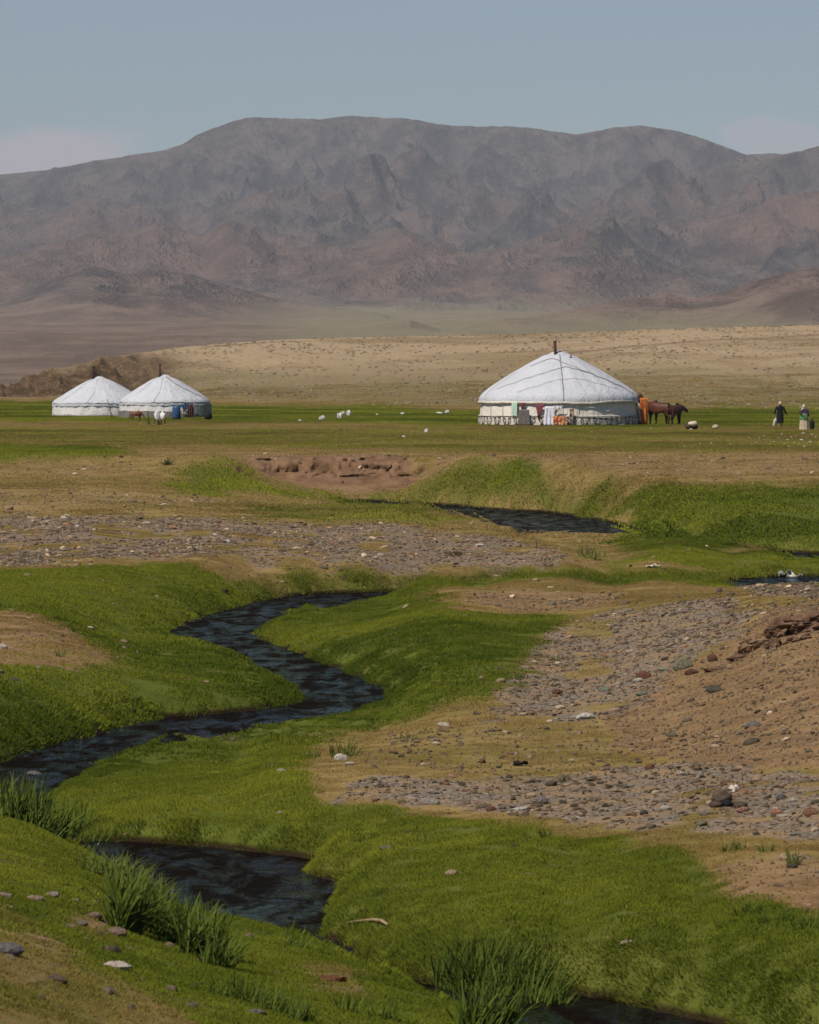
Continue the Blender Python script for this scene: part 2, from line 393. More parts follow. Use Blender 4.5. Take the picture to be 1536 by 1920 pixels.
GRAV = cover([
 ([(-400,960),(200,963),(380,972),(700,982),(950,1008),(1080,1045),(1010,1066),(700,1054),(560,1046),(400,1040),(250,1050),(100,1058),(-400,1056)], 1.0),
 ([(990,1225),(1060,1165),(1180,1135),(1350,1122),(1430,1128),(1390,1190),(1250,1255),(1230,1320),(1100,1345),(880,1365),(950,1300)], 1.0),
 ([(590,1500),(700,1458),(900,1458),(1100,1442),(1300,1430),(1800,1438),(1800,1565),(1536,1575),(1200,1556),(1000,1535),(800,1512),(640,1512)], 1.0),
 ([(1440,1600),(1800,1590),(1800,1650),(1480,1640)], .6),
 ([(1380,1100),(1800,1095),(1800,1128),(1420,1122)], .8),
 ([(1400,812),(1700,806),(1700,832),(1380,830)], .25),
 ([(900,1115),(1100,1120),(1100,1140),(940,1145)], .35),
 ([(0,1700),(200,1690),(240,1760),(120,1760)], .35),
 ([(-500,1850),(300,1900),(0,2300),(-500,2300)], .3),
 ([(1120,1330),(1280,1250),(1420,1215),(1536,1210),(1800,1210),(1800,1440),(1300,1435),(1000,1400)], .40),
 ([(700,1380),(900,1350),(1150,1400),(1100,1450),(750,1450)], .28),
 ([(-300,925),(300,925),(500,945),(-300,965)], .35),
 ], 24, 26, 71)
# holes in the gravel where grass creeps in
GRAV *= 1 - 0.75 * sst(0.1, 0.45, fbm(AA / 70, BB / 9, 3, 75)) * (BB < 1100)
GRAV *= 1 - 0.6 * sst(0.15, 0.5, fbm(AA / 110, BB / 22, 3, 76)) * (BB > 1100)
# track on the hill and pale band at its foot
TRK = np.zeros(E.shape)
for pl in [[(1030,668),(1130,655),(1300,640),(1536,627),(1700,618)], [(400,650),(480,643),(560,640)]]:
    w = [P(*p) for p in pl]
    for i in range(len(w) - 1):
        d, _ = seg_d(XX, YY, (w[i].x, w[i].y), (w[i + 1].x, w[i + 1].y))
        TRK = np.maximum(TRK, 1 - sst(0.6, 2.2, d + .8 * fbm(XX / 3, YY / 5, 2, 77)))
ROCK = rockw * sst(0.02, 0.15, s) * (1 - .75 * sst(.62, .9, s + .12 * fbm(XX / 4, YY / 12, 3, 79))) * (YY > 380) * (YY < 1000)
HILLM = sst(y0 - 15, y0 + 25, YY + 14 * fbm(XX / 9, YY / 30, 3, 78)) * (YY > 350)
REDM = np.maximum(win * sst(-2.2, -1.2, t) * (1 - sst(1.2, 2.5, t)), .8 * DIRT * (BB > 1110) * (BB < 1290) * (AA > 1330))
REDM = np.maximum(REDM, .5 * DIRT * (BB > 925) * (BB < 965) * (AA > 1000) * (AA < 1300))

def new_obj(name, me, parent=None, mat=None):
    o = bpy.data.objects.new(name, me)
    col.objects.link(o)
    if parent: o.parent = parent
    if mat is not None and me is not None:
        if len(me.materials) == 0: me.materials.append(mat)
    return o
def grid_mesh(name, X, Y, Z):
    nr, nc = X.shape
    me = bpy.data.meshes.new(name)
    co = np.stack([X, Y, Z], -1).reshape(-1, 3).astype(np.float32)
    me.vertices.add(nr * nc)
    me.vertices.foreach_set('co', co.ravel())
    i = np.arange(nr - 1)[:, None] * nc + np.arange(nc - 1)[None]
    f = np.stack([i, i + 1, i + nc + 1, i + nc], -1).reshape(-1).astype(np.int32)
    nf = (nr - 1) * (nc - 1)
    me.loops.add(nf * 4); me.loops.foreach_set('vertex_index', f)
    me.polygons.add(nf)
    me.polygons.foreach_set('loop_start', np.arange(nf, dtype=np.int32) * 4)
    me.polygons.foreach_set('loop_total', np.full(nf, 4, np.int32))
    me.polygons.foreach_set('use_smooth', np.ones(nf, bool))
    me.update(calc_edges=True)
    return me
def add_col(me, name, chans):  # up to four channels
    n = len(me.vertices)
    arr = np.ones((n, 4), np.float32)
    for k, c in enumerate(chans): arr[:, k] = np.clip(c.ravel(), 0, 1)
    at = me.attributes.new(name, 'FLOAT_COLOR', 'POINT')
    at.data.foreach_set('color', arr.ravel())

# ------------------------------------------------------------------ material helpers
class NT:
    def __init__(self, name):
        self.m = bpy.data.materials.new(name); self.m.use_nodes = True
        self.t = self.m.node_tree; self.t.nodes.clear()
        self.out = self.n('ShaderNodeOutputMaterial')
        self.bs = self.n('ShaderNodeBsdfPrincipled')
        self.t.links.new(self.bs.outputs[0], self.out.inputs['Surface'])
        self.bs.inputs['Roughness'].default_value = 0.9
        self.bs.inputs['Specular IOR Level'].default_value = 0.2
    def n(self, k, **kw):
        x = self.t.nodes.new(k)
        for a, b in kw.items(): setattr(x, a, b)
        return x
    def l(self, a, b): self.t.links.new(a, b)
    def set(self, sock, v):
        if hasattr(v, 'is_linked') or isinstance(v, bpy.types.NodeSocket): self.l(v, sock)
        elif isinstance(v, (tuple, list)) and len(v) == 3 and sock.type == 'RGBA': sock.default_value = (*v, 1)
        else: sock.default_value = v
    def noise(self, scale, detail=4, rough=.55, vec=None, dist=0):
        x = self.n('ShaderNodeTexNoise')
        x.inputs['Scale'].default_value = scale; x.inputs['Detail'].default_value = detail
        x.inputs['Roughness'].default_value = rough; x.inputs['Distortion'].default_value = dist
        if vec is not None: self.l(vec, x.inputs['Vector'])
        return x.outputs['Fac']
    def mapr(self, v, a, b, c=0, d=1):
        x = self.n('ShaderNodeMapRange'); x.interpolation_type = 'SMOOTHSTEP'
        self.l(v, x.inputs['Value'])
        for k, q in (('From Min', a), ('From Max', b), ('To Min', c), ('To Max', d)): x.inputs[k].default_value = q
        return x.outputs[0]
    def mix(self, f, a, b, mode='MIX'):
        x = self.n('ShaderNodeMix', data_type='RGBA', blend_type=mode)
        self.set(x.inputs['Factor'], f); self.set(x.inputs['A'], a); self.set(x.inputs['B'], b)
        return x.outputs['Result']
    def math(self, op, a, b=0.0):
        x = self.n('ShaderNodeMath', operation=op); self.set(x.inputs[0], a); self.set(x.inputs[1], b)
        return x.outputs[0]
    def geo(self): return self.n('ShaderNodeNewGeometry').outputs['Position']
    def obj(self): return self.n('ShaderNodeTexCoord').outputs['Object']
    def scale(self, vec, s):
        x = self.n('ShaderNodeMapping'); self.l(vec, x.inputs[0]); x.inputs['Scale'].default_value = s
        return x.outputs[0]
    def bump(self, h, dist, strength=1.0):
        x = self.n('ShaderNodeBump'); self.l(h, x.inputs['Height'])
        x.inputs['Distance'].default_value = dist; x.inputs['Strength'].default_value = strength
        self.l(x.outputs[0], self.bs.inputs['Normal'])
    def color(self, c): self.set(self.bs.inputs['Base Color'], c)
    def attr(self, name, kind='GEOMETRY'):
        x = self.n('ShaderNodeAttribute'); x.attribute_name = name; x.attribute_type = kind
        return x

def simple(name, c, c2=None, scale=6, rough=.85, bump=0.0, spec=.2):
    n = NT(name)
    v = n.obj()
    nz = n.noise(scale, 4, .6, v)
    c2 = c2 or tuple(x * .72 for x in c)
    n.color(n.mix(n.mapr(nz, .35, .65), c2, c))
    n.bs.inputs['Roughness'].default_value = rough
    n.bs.inputs['Specular IOR Level'].default_value = spec
    if bump: n.bump(nz, bump)
    return n.m

# ground of the stream plain and the tan hill
g = NT('ground_cover')
pos = g.geo()
at = g.attr('cover'); at2 = g.attr('cover2')
s1_ = g.n('ShaderNodeSeparateColor'); g.l(at.outputs['Color'], s1_.inputs[0])
s2_ = g.n('ShaderNodeSeparateColor'); g.l(at2.outputs['Color'], s2_.inputs[0])
lush, dirt, grav = s1_.outputs[0], s1_.outputs[1], s1_.outputs[2]
hillm, rock, trk = s2_.outputs[0], s2_.outputs[1], s2_.outputs[2]
nf = g.noise(16, 4, .7, pos); nm = g.noise(1.7, 5, .62, pos); nl = g.noise(.16, 4, .6, pos); nfar = g.noise(.7, 6, .75, pos)
dry = g.mix(g.mapr(nm, .35, .68), (.155, .100, .032), (.250, .175, .068))
dry = g.mix(g.mapr(nf, .35, .7, 0, .55), dry, (.29, .215, .10))
dry = g.mix(g.mapr(nl, .4, .62), dry, g.mix(g.mapr(nm, .35, .65), (.130, .098, .026), (.195, .150, .050)))
grass = g.mix(g.mapr(nm, .3, .7), (.048, .064, .008), (.090, .106, .016))
grass = g.mix(g.mapr(nl, .38, .64), grass, g.mix(g.mapr(nf, .3, .7), (.062, .078, .012), (.115, .112, .026)))
grass = g.mix(g.mapr(nf, .35, .7), grass, g.mix(.35, grass, (.11, .13, .028)))
lf = g.math('ADD', lush, g.math('MULTIPLY', g.math('SUBTRACT', nm, .5), .9))
c = g.mix(g.mapr(lf, .25, .85), dry, grass)
soil = g.mix(g.mapr(nm, .3, .7), (.150, .090, .040), (.250, .165, .080))
soil = g.mix(g.mapr(nf, .45, .8), soil, (.27, .185, .125))
soil = g.mix(at2.outputs['Alpha'], soil, g.mix(g.mapr(nm, .3, .7), (.130, .074, .042), (.215, .135, .082)))
df = g.math('ADD', dirt, g.math('MULTIPLY', g.math('SUBTRACT', nm, .5), .8))
c = g.mix(g.mapr(df, .3, .75), c, soil)
vor = g.n('ShaderNodeTexVoronoi'); vor.inputs['Scale'].default_value = 24; g.l(pos, vor.inputs['Vector'])
gsep = g.n('ShaderNodeSeparateColor'); g.l(vor.outputs['Color'], gsep.inputs[0])
gcol = g.mix(g.mapr(gsep.outputs[0], .0, 1.), (.075, .065, .055), (.215, .185, .16))
gcol = g.mix(g.mapr(gsep.outputs[1], .90, .96), gcol, (.32, .27, .22))
gcol = g.mix(g.mapr(nm, .3, .75), gcol, soil)
gf = g.math('ADD', grav, g.math('MULTIPLY', g.math('SUBTRACT', nf, .5), .9))
c = g.mix(g.mapr(gf, .35, .7), c, gcol)
# hill: straw-coloured steppe with pale flecks and darker tufts
hs = g.scale(pos, (1, .35, 1))
hn = g.noise(4.5, 6, .8, hs); hb = g.noise(.05, 5, .6, g.scale(pos, (1, .5, 1)))
hill_c = g.mix(g.mapr(hn, .36, .66), (.27, .20, .125), (.37, .28, .185))
hill_c = g.mix(g.mapr(hb, .45, .62), hill_c, g.mix(g.mapr(hn, .4, .6), (.165, .118, .066), (.27, .20, .12)))
hgreen = g.mix(g.mapr(hn, .4, .6), (.105, .098, .040), (.21, .165, .09))
sepz = g.n('ShaderNodeSeparateXYZ'); g.l(pos, sepz.inputs[0])
hill_c = g.mix(g.mapr(g.math('ADD', sepz.outputs['Z'], g.math('MULTIPLY', g.math('SUBTRACT', hb, .5), 9.0)), 1.6, 5.0, .95, 0), hill_c, hgreen)
rk = g.noise(.9, 7, .8, g.scale(pos, (1, .4, 1)))
rock_c = g.mix(g.mapr(rk, .35, .68), (.075, .045, .028), (.36, .24, .145))
hill_c = g.mix(g.math('MULTIPLY', rock, g.mapr(rk, .25, .5)), hill_c, rock_c)
hill_c = g.mix(g.math('MULTIPLY', trk, .75), hill_c, (.15, .10, .065))
c = g.mix(hillm, c, hill_c)
# rough faces: bare reddish earth where steep
ng = g.n('ShaderNodeNewGeometry'); sn = g.n('ShaderNodeSeparateXYZ'); g.l(ng.outputs['True Normal'], sn.inputs[0])
steep = g.mapr(sn.outputs['Z'], .80, .60)
wetz = g.mapr(sepz.outputs['Z'], .085, .02)
c = g.mix(wetz, c, (.022, .014, .007))
g.color(c)
g.bs.inputs['Roughness'].default_value = 1.0
g.bs.inputs['Specular IOR Level'].default_value = 0.05
hb1 = g.math('ADD', g.math('MULTIPLY', g.noise(22, 3, .7, pos), .022), g.math('MULTIPLY', nm, .06))
hb1 = g.math('ADD', hb1, g.math('MULTIPLY', g.math('MULTIPLY', nfar, hillm), .16))
hb1 = g.math('ADD', hb1, g.math('MULTIPLY', g.math('MULTIPLY', g.noise(5, 5, .7, pos), dirt), .10))
hb1 = g.math('ADD', hb1, g.math('MULTIPLY', g.math('MULTIPLY', rk, rock), 2.4))
g.bump(hb1, 1.0, .9)
M_GROUND = g.m

# displace the scarp face a little in plan so that it reads as crumbled earth
face = win * sst(-1.0, -.2, t) * (1 - sst(.8, 1.3, t))
DX = face * 0.12 * fbm(XX / .3, ZZ / .12, 2, 81)
DY = face * (0.45 * (ridged(XX / 1.1, ZZ / .3, 5, 82) - .35) + .22 * fbm(XX / .22, ZZ / .10, 3, 83))
me = grid_mesh('ground', XX + DX, YY + DY, ZZ)
add_col(me, 'cover', [LUSH, DIRT, GRAV])
add_col(me, 'cover2', [HILLM, ROCK, TRK, REDM])
ground = new_obj('ground', me, mat=M_GROUND); ground['kind'] = 'structure'

# ------------------------------------------------------------------ water
w = NT('stream_water')
wp = w.geo()
n1 = w.noise(1.0, 5, .62, w.scale(wp, (2.6, 1.3, 1)), .6); n2 = w.noise(1.0, 3, .6, w.scale(wp, (9, 4.5, 1)))
hgt = w.math('ADD', w.math('MULTIPLY', w.math('MULTIPLY', n1, w.mapr(w.noise(.5, 3, .6, w.scale(wp, (1, .5, 1))), .35, .65, .25, 1.0)), .75), w.math('MULTIPLY', n2, .22))
w.bump(hgt, 1.0, 1.0)
nrm = w.bs.inputs['Normal'].links[0].from_socket
w.t.nodes.remove(w.bs)
dif = w.n('ShaderNodeBsdfDiffuse'); dif.inputs['Color'].default_value = (.006, .004, .003, 1)
glo = w.n('ShaderNodeBsdfGlossy'); glo.inputs['Roughness'].default_value = .05; glo.inputs['Color'].default_value = (.70, .86, 1, 1)
fr = w.n('ShaderNodeFresnel'); fr.inputs['IOR'].default_value = 1.33
w.l(nrm, glo.inputs['Normal']); w.l(nrm, fr.inputs['Normal'])
mxs = w.n('ShaderNodeMixShader')
w.l(w.math('MULTIPLY', fr.outputs[0], w.mapr(w.noise(1.0, 6, .68, w.scale(wp, (2.4, .75, 1)), .5), .42, .60, .14, 1.7)), mxs.inputs[0]); w.l(dif.outputs[0], mxs.inputs[1]); w.l(glo.outputs[0], mxs.inputs[2])
w.l(mxs.outputs[0], w.out.inputs['Surface'])
wm = bpy.data.meshes.new('stream')
wx = np.linspace(-1, 1, 3)
WYs = np.array([30.0, 60, 90, 120, 150, 180])
GX, GY = np.meshgrid(np.array([-0.14, 0, .14]), WYs)
wm = grid_mesh('stream', GX * GY, GY, GX * 0)
water = new_obj('stream', wm, mat=w.m); water['kind'] = 'structure'

# ------------------------------------------------------------------ valley and mountain range
LAY = [
 # distance, front width, crest (photo px)
 (9200, 3600, [(-2500,330),(-800,350),(-300,330),(0,327),(60,322),(130,312),(200,300),(260,290),(310,283),(345,268),(370,252),(400,240),(440,228),(480,219),(540,221),(600,222),(660,217),(720,219),(780,226),(850,234),(900,237),(960,236),(1020,244),(1080,255),(1140,243),(1200,236),(1260,245),(1320,262),(1370,281),(1400,292),(1450,288),(1536,300),(1900,330),(4000,380)], 1.0),
 (7700, 2300, [(-2000,700),(800,520),(900,440),(1000,405),(1060,392),(1150,372),(1240,343),(1300,332),(1350,312),(1380,304),(1420,303),(1480,292),(1536,278),(1700,255),(2400,300),(5000,340)], .9),
 (7600, 1900, [(-2500,380),(-200,380),(0,385),(100,395),(160,372),(260,380),(340,410),(420,385),(500,360),(560,380),(640,345),(700,400),(780,445),(900,500),(1300,620),(4000,700)], .8),
 (6200, 1500, [(-2500,520),(-100,490),(60,470),(130,445),(190,424),(235,420),(290,413),(330,430),(380,440),(430,410),(470,425),(520,470),(620,455),(700,438),(745,428),(800,452),(880,478),(960,470),(1050,430),(1130,415),(1200,402),(1290,420),(1400,395),(1450,372),(1536,360),(2500,350)], .8),
 (4700, 1200, [(-2500,560),(-100,575),(0,560),(60,540),(120,512),(175,500),(240,514),(300,503),(370,516),(440,535),(520,560),(700,590),(900,640),(4000,680)], .7),
 (3100, 620, [(-3000,690),(560,690),(640,626),(700,612),(770,600),(830,622),(890,612),(960,594),(1020,584),(1100,572),(1180,560),(1250,544),(1300,556),(1350,545),(1420,520),(1480,505),(1536,498),(2600,480)], .6),
]
mys = np.concatenate([np.arange(760, 2400, 14), np.arange(2400, 6500, 11.0), np.arange(6500, 9700, 9.0), np.arange(9700, 11500, 100)])
ma_in = np.arange(-40, 1580, 3.0)
maL = geo(0, 8, 46, 1.14); maR = geo(ma_in[-1], 8, 46, 1.14)
mas = np.array([-40 - v for v in maL][::-1] + list(ma_in) + list(maR))
MA, MY = np.meshgrid(mas, mys)
MX = (MA - 768) / FOC * MY
floorz = np.maximum(0, (MY - 1300)) * 0.0135 - 6 * (1 - sst(900, 2400, MY))
floorz += 5 * fbm(MX / 260, MY / 400, 4, 101) * sst(900, 2500, MY)
MZ = floorz.copy()
ROCKM = np.zeros(MZ.shape); LOWM = np.zeros(MZ.shape)
for k, (D, W, cr_, amp) in enumerate(LAY):
    xs = [p[0] for p in cr_]; yy_ = [p[1] for p in cr_]
    py = np.interp(MA, xs, yy_)
    py = py + (fbm(MX / 260 + k, MY / 520, 4, 120 + k, .6) * (1.2 if k == 0 else 9) + fbm(MX / 60, MY / 90, 4, 140 + k, .65) * (4.2 if k == 0 else 5.5))
    Dk = D + 0.07 * D * fbm(MA / 260, MA * 0 + 3 * k, 2, 110 + k)
    Zk = CAM_Z + (HOR - py) / FOC * Dk
    u = (Dk - MY) / W
    front = np.clip(1 - u, 0, 1); rear = np.clip(1 + (MY - Dk) / -(W * .8), 0, 1)
    prof = np.where(MY < Dk, front ** 1.25, rear)
    base = np.where(MY < Dk, floorz, floorz)
    wx_ = MX + 120 * fbm(MX / 500, MY / 500, 3, 150 + k); wy_ = MY + 160 * fbm(MX / 500, MY / 500, 3, 160 + k)
    r = ridged(wx_ / 520, wy_ / 1150, 7, (171 if k else 193) + k)
    r2 = ridged(wx_ / 130 + 7, wy_ / 220, 5, 180 + k)
    body = prof * (Zk - base)
    away = np.clip(np.abs(u) * 3.2, 0, 1) if k == 0 else np.clip(np.abs(u) * 4.5, 0.12, 1)
    hh = base + body * (1 + away * amp * (1.25 * (r - 0.42) + 0.60 * (r2 - .45)))
    hh = np.where(Zk < floorz, floorz - 5, hh)
    # never let a spur rise above its layer's skyline
    lim = CAM_Z + (HOR - py) / FOC * MY * (1.0)
    ex = np.maximum(hh - lim, 0); hh = hh - ex + ex * (.04 if k == 0 else .12)
    ROCKM = np.where(hh > MZ, np.clip(body / 60, 0, 1), ROCKM)
    LOWM = np.where(hh > MZ, np.clip(body / 12, 0, 1) * (1.0 if k == 5 else (.45 if k == 4 else 0)), LOWM)
    MZ = np.maximum(MZ, hh)
me = grid_mesh('mountains', MX, MY, MZ)
add_col(me, 'rockm', [ROCKM, LOWM, ROCKM])
m = NT('mountain_rock')
mp_ = m.geo()
ra = m.attr('rockm'); rs = m.n('ShaderNodeSeparateColor'); m.l(ra.outputs['Color'], rs.inputs[0])
mps = m.scale(mp_, (1, .32, 1)); q1 = m.noise(.0035, 6, .62, mps); q2 = m.noise(.022, 6, .7, mps); q3 = m.noise(.0016, 4, .5, mp_)
rockc = m.mix(m.mapr(q2, .40, .60), (.036, .032, .037), (.100, .082, .078))
red = m.mix(m.mapr(q2, .35, .65), (.082, .052, .046), (.150, .098, .082))
rc = m.mix(m.mapr(q1, .42, .58), rockc, red)
msz = m.n('ShaderNodeSeparateXYZ'); m.l(mp_, msz.inputs[0])
hi = m.mapr(m.math('ADD', msz.outputs['Z'], m.math('MULTIPLY', m.math('SUBTRACT', q3, .5), 260.)), 170, 320)
rc = m.mix(m.math('MULTIPLY', hi, .8), rc, rockc)
fx = m.mapr(m.math('ADD', m.math('DIVIDE', msz.outputs['X'], msz.outputs['Y']), m.math('MULTIPLY', m.math('SUBTRACT', q1, .5), .05)), -.045, -.012)
flo = m.mix(fx, m.mix(m.mapr(q2, .4, .6), (.112, .078, .066), (.160, .116, .094)), (.190, .172, .110))
mg = m.n('ShaderNodeNewGeometry'); mn_ = m.n('ShaderNodeSeparateXYZ'); m.l(mg.outputs['Normal'], mn_.inputs[0])
flat_ = m.mapr(mn_.outputs['Z'], .86, .975)
c = m.mix(m.mapr(rs.outputs[0], .02, .35), flo, rc)
c = m.mix(m.math('MULTIPLY', rs.outputs[1], .8), c, m.mix(m.mapr(q2, .38, .62), (.072, .048, .042), (.165, .115, .098)))
c = m.mix(m.math('MULTIPLY', flat_, .3), c, m.mix(m.mapr(q2, .4, .6), (.095, .080, .060), (.15, .11, .082)))
m.color(c)
m.bs.inputs['Specular IOR Level'].default_value = 0.0
m.bump(m.math('MULTIPLY', m.mapr(rs.outputs[0], .0, .6, .12, 1.0), m.math('ADD', m.math('MULTIPLY', q2, 42.0), m.math('MULTIPLY', m.noise(.09, 4, .7, mps), 8.0))), 1.0, 1.0)
mount = new_obj('mountains', me, mat=m.m); mount['kind'] = 'structure'

# ------------------------------------------------------------------ haze
bm = bmesh.new()
bmesh.ops.create_cube(bm, size=1.0)
HX, HY0, HY1, HZ0, HZ1 = 21000., -400., 12000., -60., 900.
for v in bm.verts:
    v.co = Vector((v.co.x * 2 * HX, HY0 + (v.co.y + .5) * (HY1 - HY0), HZ0 + (v.co.z + .5) * (HZ1 - HZ0)))
hm = bpy.data.meshes.new('haze'); bm.to_mesh(hm); bm.free()
hmat = bpy.data.materials.new('haze_air'); hmat.use_nodes = True
ht = hmat.node_tree; ht.nodes.clear()
ho = ht.nodes.new('ShaderNodeOutputMaterial'); hv = ht.nodes.new('ShaderNodeVolumePrincipled')
hv.inputs['Color'].default_value = (.80, .86, 1.0, 1)
hv.inputs['Density'].default_value = 5.4e-5
hv.inputs['Anisotropy'].default_value = 0.0
ht.links.new(hv.outputs[0], ho.inputs['Volume'])
haze = new_obj('haze', hm, mat=hmat); haze['kind'] = 'stuff'

# ------------------------------------------------------------------ scattering helpers
def samp(F, a, y):
    c = np.interp(a, aas, np.arange(NC)); r = np.interp(y, ys, np.arange(NR))
    c0 = np.minimum(c.astype(int), NC - 2); r0 = np.minimum(r.astype(int), NR - 2); fc = c - c0; fr = r - r0
    return (F[r0, c0] * (1 - fc) + F[r0, c0 + 1] * fc) * (1 - fr) + (F[r0 + 1, c0] * (1 - fc) + F[r0 + 1, c0 + 1] * fc) * fr
def normal_at(a, y, e):
    x = (a - 768) / FOC * y
    def z(xx, yy): return samp(ZZ, 768 + FOC * xx / yy, yy)
    gx = (z(x + e, y) - z(x - e, y)) / (2 * e); gy = (z(x, y + e) - z(x, y - e)) / (2 * e)
    n = np.stack([-gx, -gy, np.ones_like(gx)], -1)
    return n / np.linalg.norm(n, axis=1)[:, None]
def tilt_euler(n, spin):
    """euler XYZ of (tilt z to n) * (spin about z)"""
    nx, ny, nz = n[:, 0], n[:, 1], n[:, 2]
    k = 1 / (1 + nz)
    R = np.zeros((len(n), 3, 3))
    R[:, 0, 0] = 1 - nx * nx * k; R[:, 0, 1] = -nx * ny * k; R[:, 0, 2] = nx
    R[:, 1, 0] = -nx * ny * k; R[:, 1, 1] = 1 - ny * ny * k; R[:, 1, 2] = ny
    R[:, 2, 0] = -nx; R[:, 2, 1] = -ny; R[:, 2, 2] = nz
    c, s_ = np.cos(spin), np.sin(spin)
    S = np.zeros_like(R); S[:, 0, 0] = c; S[:, 0, 1] = -s_; S[:, 1, 0] = s_; S[:, 1, 1] = c; S[:, 2, 2] = 1
    M = R @ S
    return np.stack([np.arctan2(M[:, 2, 1], M[:, 2, 2]), -np.arcsin(np.clip(M[:, 2, 0], -1, 1)), np.arctan2(M[:, 1, 0], M[:, 0, 0])], -1)
def scatter(name, co, rot, scl, tint, variants, parent=None):
    """one object of instanced pieces (stuff)"""
    n = len(co)
    me = bpy.data.meshes.new(name)
    me.vertices.add(n); me.vertices.foreach_set('co', np.asarray(co, np.float32).ravel())
    def at_(nm, ty, key, arr):
        x = me.attributes.new(nm, ty, 'POINT'); x.data.foreach_set(key, np.asarray(arr, np.float32).ravel())
    at_('rot', 'FLOAT_VECTOR', 'vector', rot); at_('scl', 'FLOAT_VECTOR', 'vector', scl)
    at_('tint', 'FLOAT_COLOR', 'color', np.concatenate([tint, np.ones((n, 1))], 1))
    me.update()
    o = new_obj(name, me, parent)
    ng = bpy.data.node_groups.new(name + '_nodes', 'GeometryNodeTree')
    ng.interface.new_socket('Geometry', in_out='INPUT', socket_type='NodeSocketGeometry')
    ng.interface.new_socket('Geometry', in_out='OUTPUT', socket_type='NodeSocketGeometry')
    N = ng.nodes; L = ng.links
    gi = N.new('NodeGroupInput'); go = N.new('NodeGroupOutput')
    jn = N.new('GeometryNodeJoinGeometry')
    for v in variants:
        oi = N.new('GeometryNodeObjectInfo'); oi.inputs['Object'].default_value = v; oi.inputs['As Instance'].default_value = True
        L.new(oi.outputs['Geometry'], jn.inputs[0])
    ip = N.new('GeometryNodeInstanceOnPoints')
    L.new(gi.outputs[0], ip.inputs['Points']); L.new(jn.outputs[0], ip.inputs['Instance'])
    ip.inputs['Pick Instance'].default_value = True
    def na(nm, ty):
        q = N.new('GeometryNodeInputNamedAttribute'); q.data_type = ty; q.inputs['Name'].default_value = nm
        return [s for s in q.outputs if s.enabled][0]
    L.new(na('rot', 'FLOAT_VECTOR'), ip.inputs['Rotation']); L.new(na('scl', 'FLOAT_VECTOR'), ip.inputs['Scale'])
    L.new(ip.outputs[0], go.inputs[0])
    md = o.modifiers.new('scatter', 'NODES'); md.node_group = ng
    if parent is None or True: o['kind'] = 'stuff'
    return o
def proto(name, me, mat):
    me.materials.append(mat)
    return bpy.data.objects.new(name, me)      # never linked to the scene: only the pieces' source

def blade_patch(name, n, rad, hgt, wid, seed, lean=.35, segs=2):
    r = random.Random(seed); vs_ = []; fs = []
    for _ in range(n):
        rr = rad * math.sqrt(r.random()); th = r.random() * 2 * PI
        x, y = rr * math.cos(th), rr * math.sin(th)
        h = hgt * r.uniform(.55, 1.25); w_ = wid * r.uniform(.7, 1.3); d = r.random() * 2 * PI; ln = lean * h * r.uniform(.2, 1.5); wd = r.random() * PI
        cx, cy = math.cos(wd) * w_ / 2, math.sin(wd) * w_ / 2
        b = len(vs_)
        vs_ += [(x - cx, y - cy, -.01), (x + cx, y + cy, -.01)]
        mx, my = x + math.cos(d) * ln * .35, y + math.sin(d) * ln * .35
        vs_ += [(mx - cx * .8, my - cy * .8, h * .6), (mx + cx * .8, my + cy * .8, h * .6)]
        vs_ += [(x + math.cos(d) * ln, y + math.sin(d) * ln, h)]
        fs += [(b, b + 1, b + 3, b + 2), (b + 2, b + 3, b + 4)]
    me = bpy.data.meshes.new(name); me.from_pydata(vs_, [], fs)
    return me

def leafy(name, inst=True, fixed=None):
    n = NT(name)
    if inst:
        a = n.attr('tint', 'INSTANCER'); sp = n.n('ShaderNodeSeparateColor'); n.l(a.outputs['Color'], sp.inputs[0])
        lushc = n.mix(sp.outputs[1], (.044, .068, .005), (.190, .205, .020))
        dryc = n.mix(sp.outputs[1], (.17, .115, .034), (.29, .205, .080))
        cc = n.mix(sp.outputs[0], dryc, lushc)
    else:
        oi = n.n('ShaderNodeObjectInfo')
        cc = n.mix(oi.outputs['Random'], fixed[0], fixed[1])
        zz = n.n('ShaderNodeSeparateXYZ'); n.l(n.obj(), zz.inputs[0])
    n.color(cc)
    gg = n.n('ShaderNodeNewGeometry'); vm = n.n('ShaderNodeVectorMath', operation='ADD'); n.l(gg.outputs['Normal'], vm.inputs[0]); vm.inputs[1].default_value = (0, 0, 1.1 if inst else .5)
    vn = n.n('ShaderNodeVectorMath', operation='NORMALIZE'); n.l(vm.outputs[0], vn.inputs[0]); n.l(vn.outputs[0], n.bs.inputs['Normal'])
    n.bs.inputs['Roughness'].default_value = .55
    n.bs.inputs['Specular IOR Level'].default_value = .04 if inst else .05
    tr = n.n('ShaderNodeBsdfTranslucent'); n.set(tr.inputs['Color'], cc)
    mx = n.n('ShaderNodeMixShader'); mx.inputs[0].default_value = .3
    n.l(n.bs.outputs[0], mx.inputs[1]); n.l(tr.outputs[0], mx.inputs[2]); n.l(mx.outputs[0], n.out.inputs['Surface'])
    return n.m
M_GRASS = leafy('short_grass')

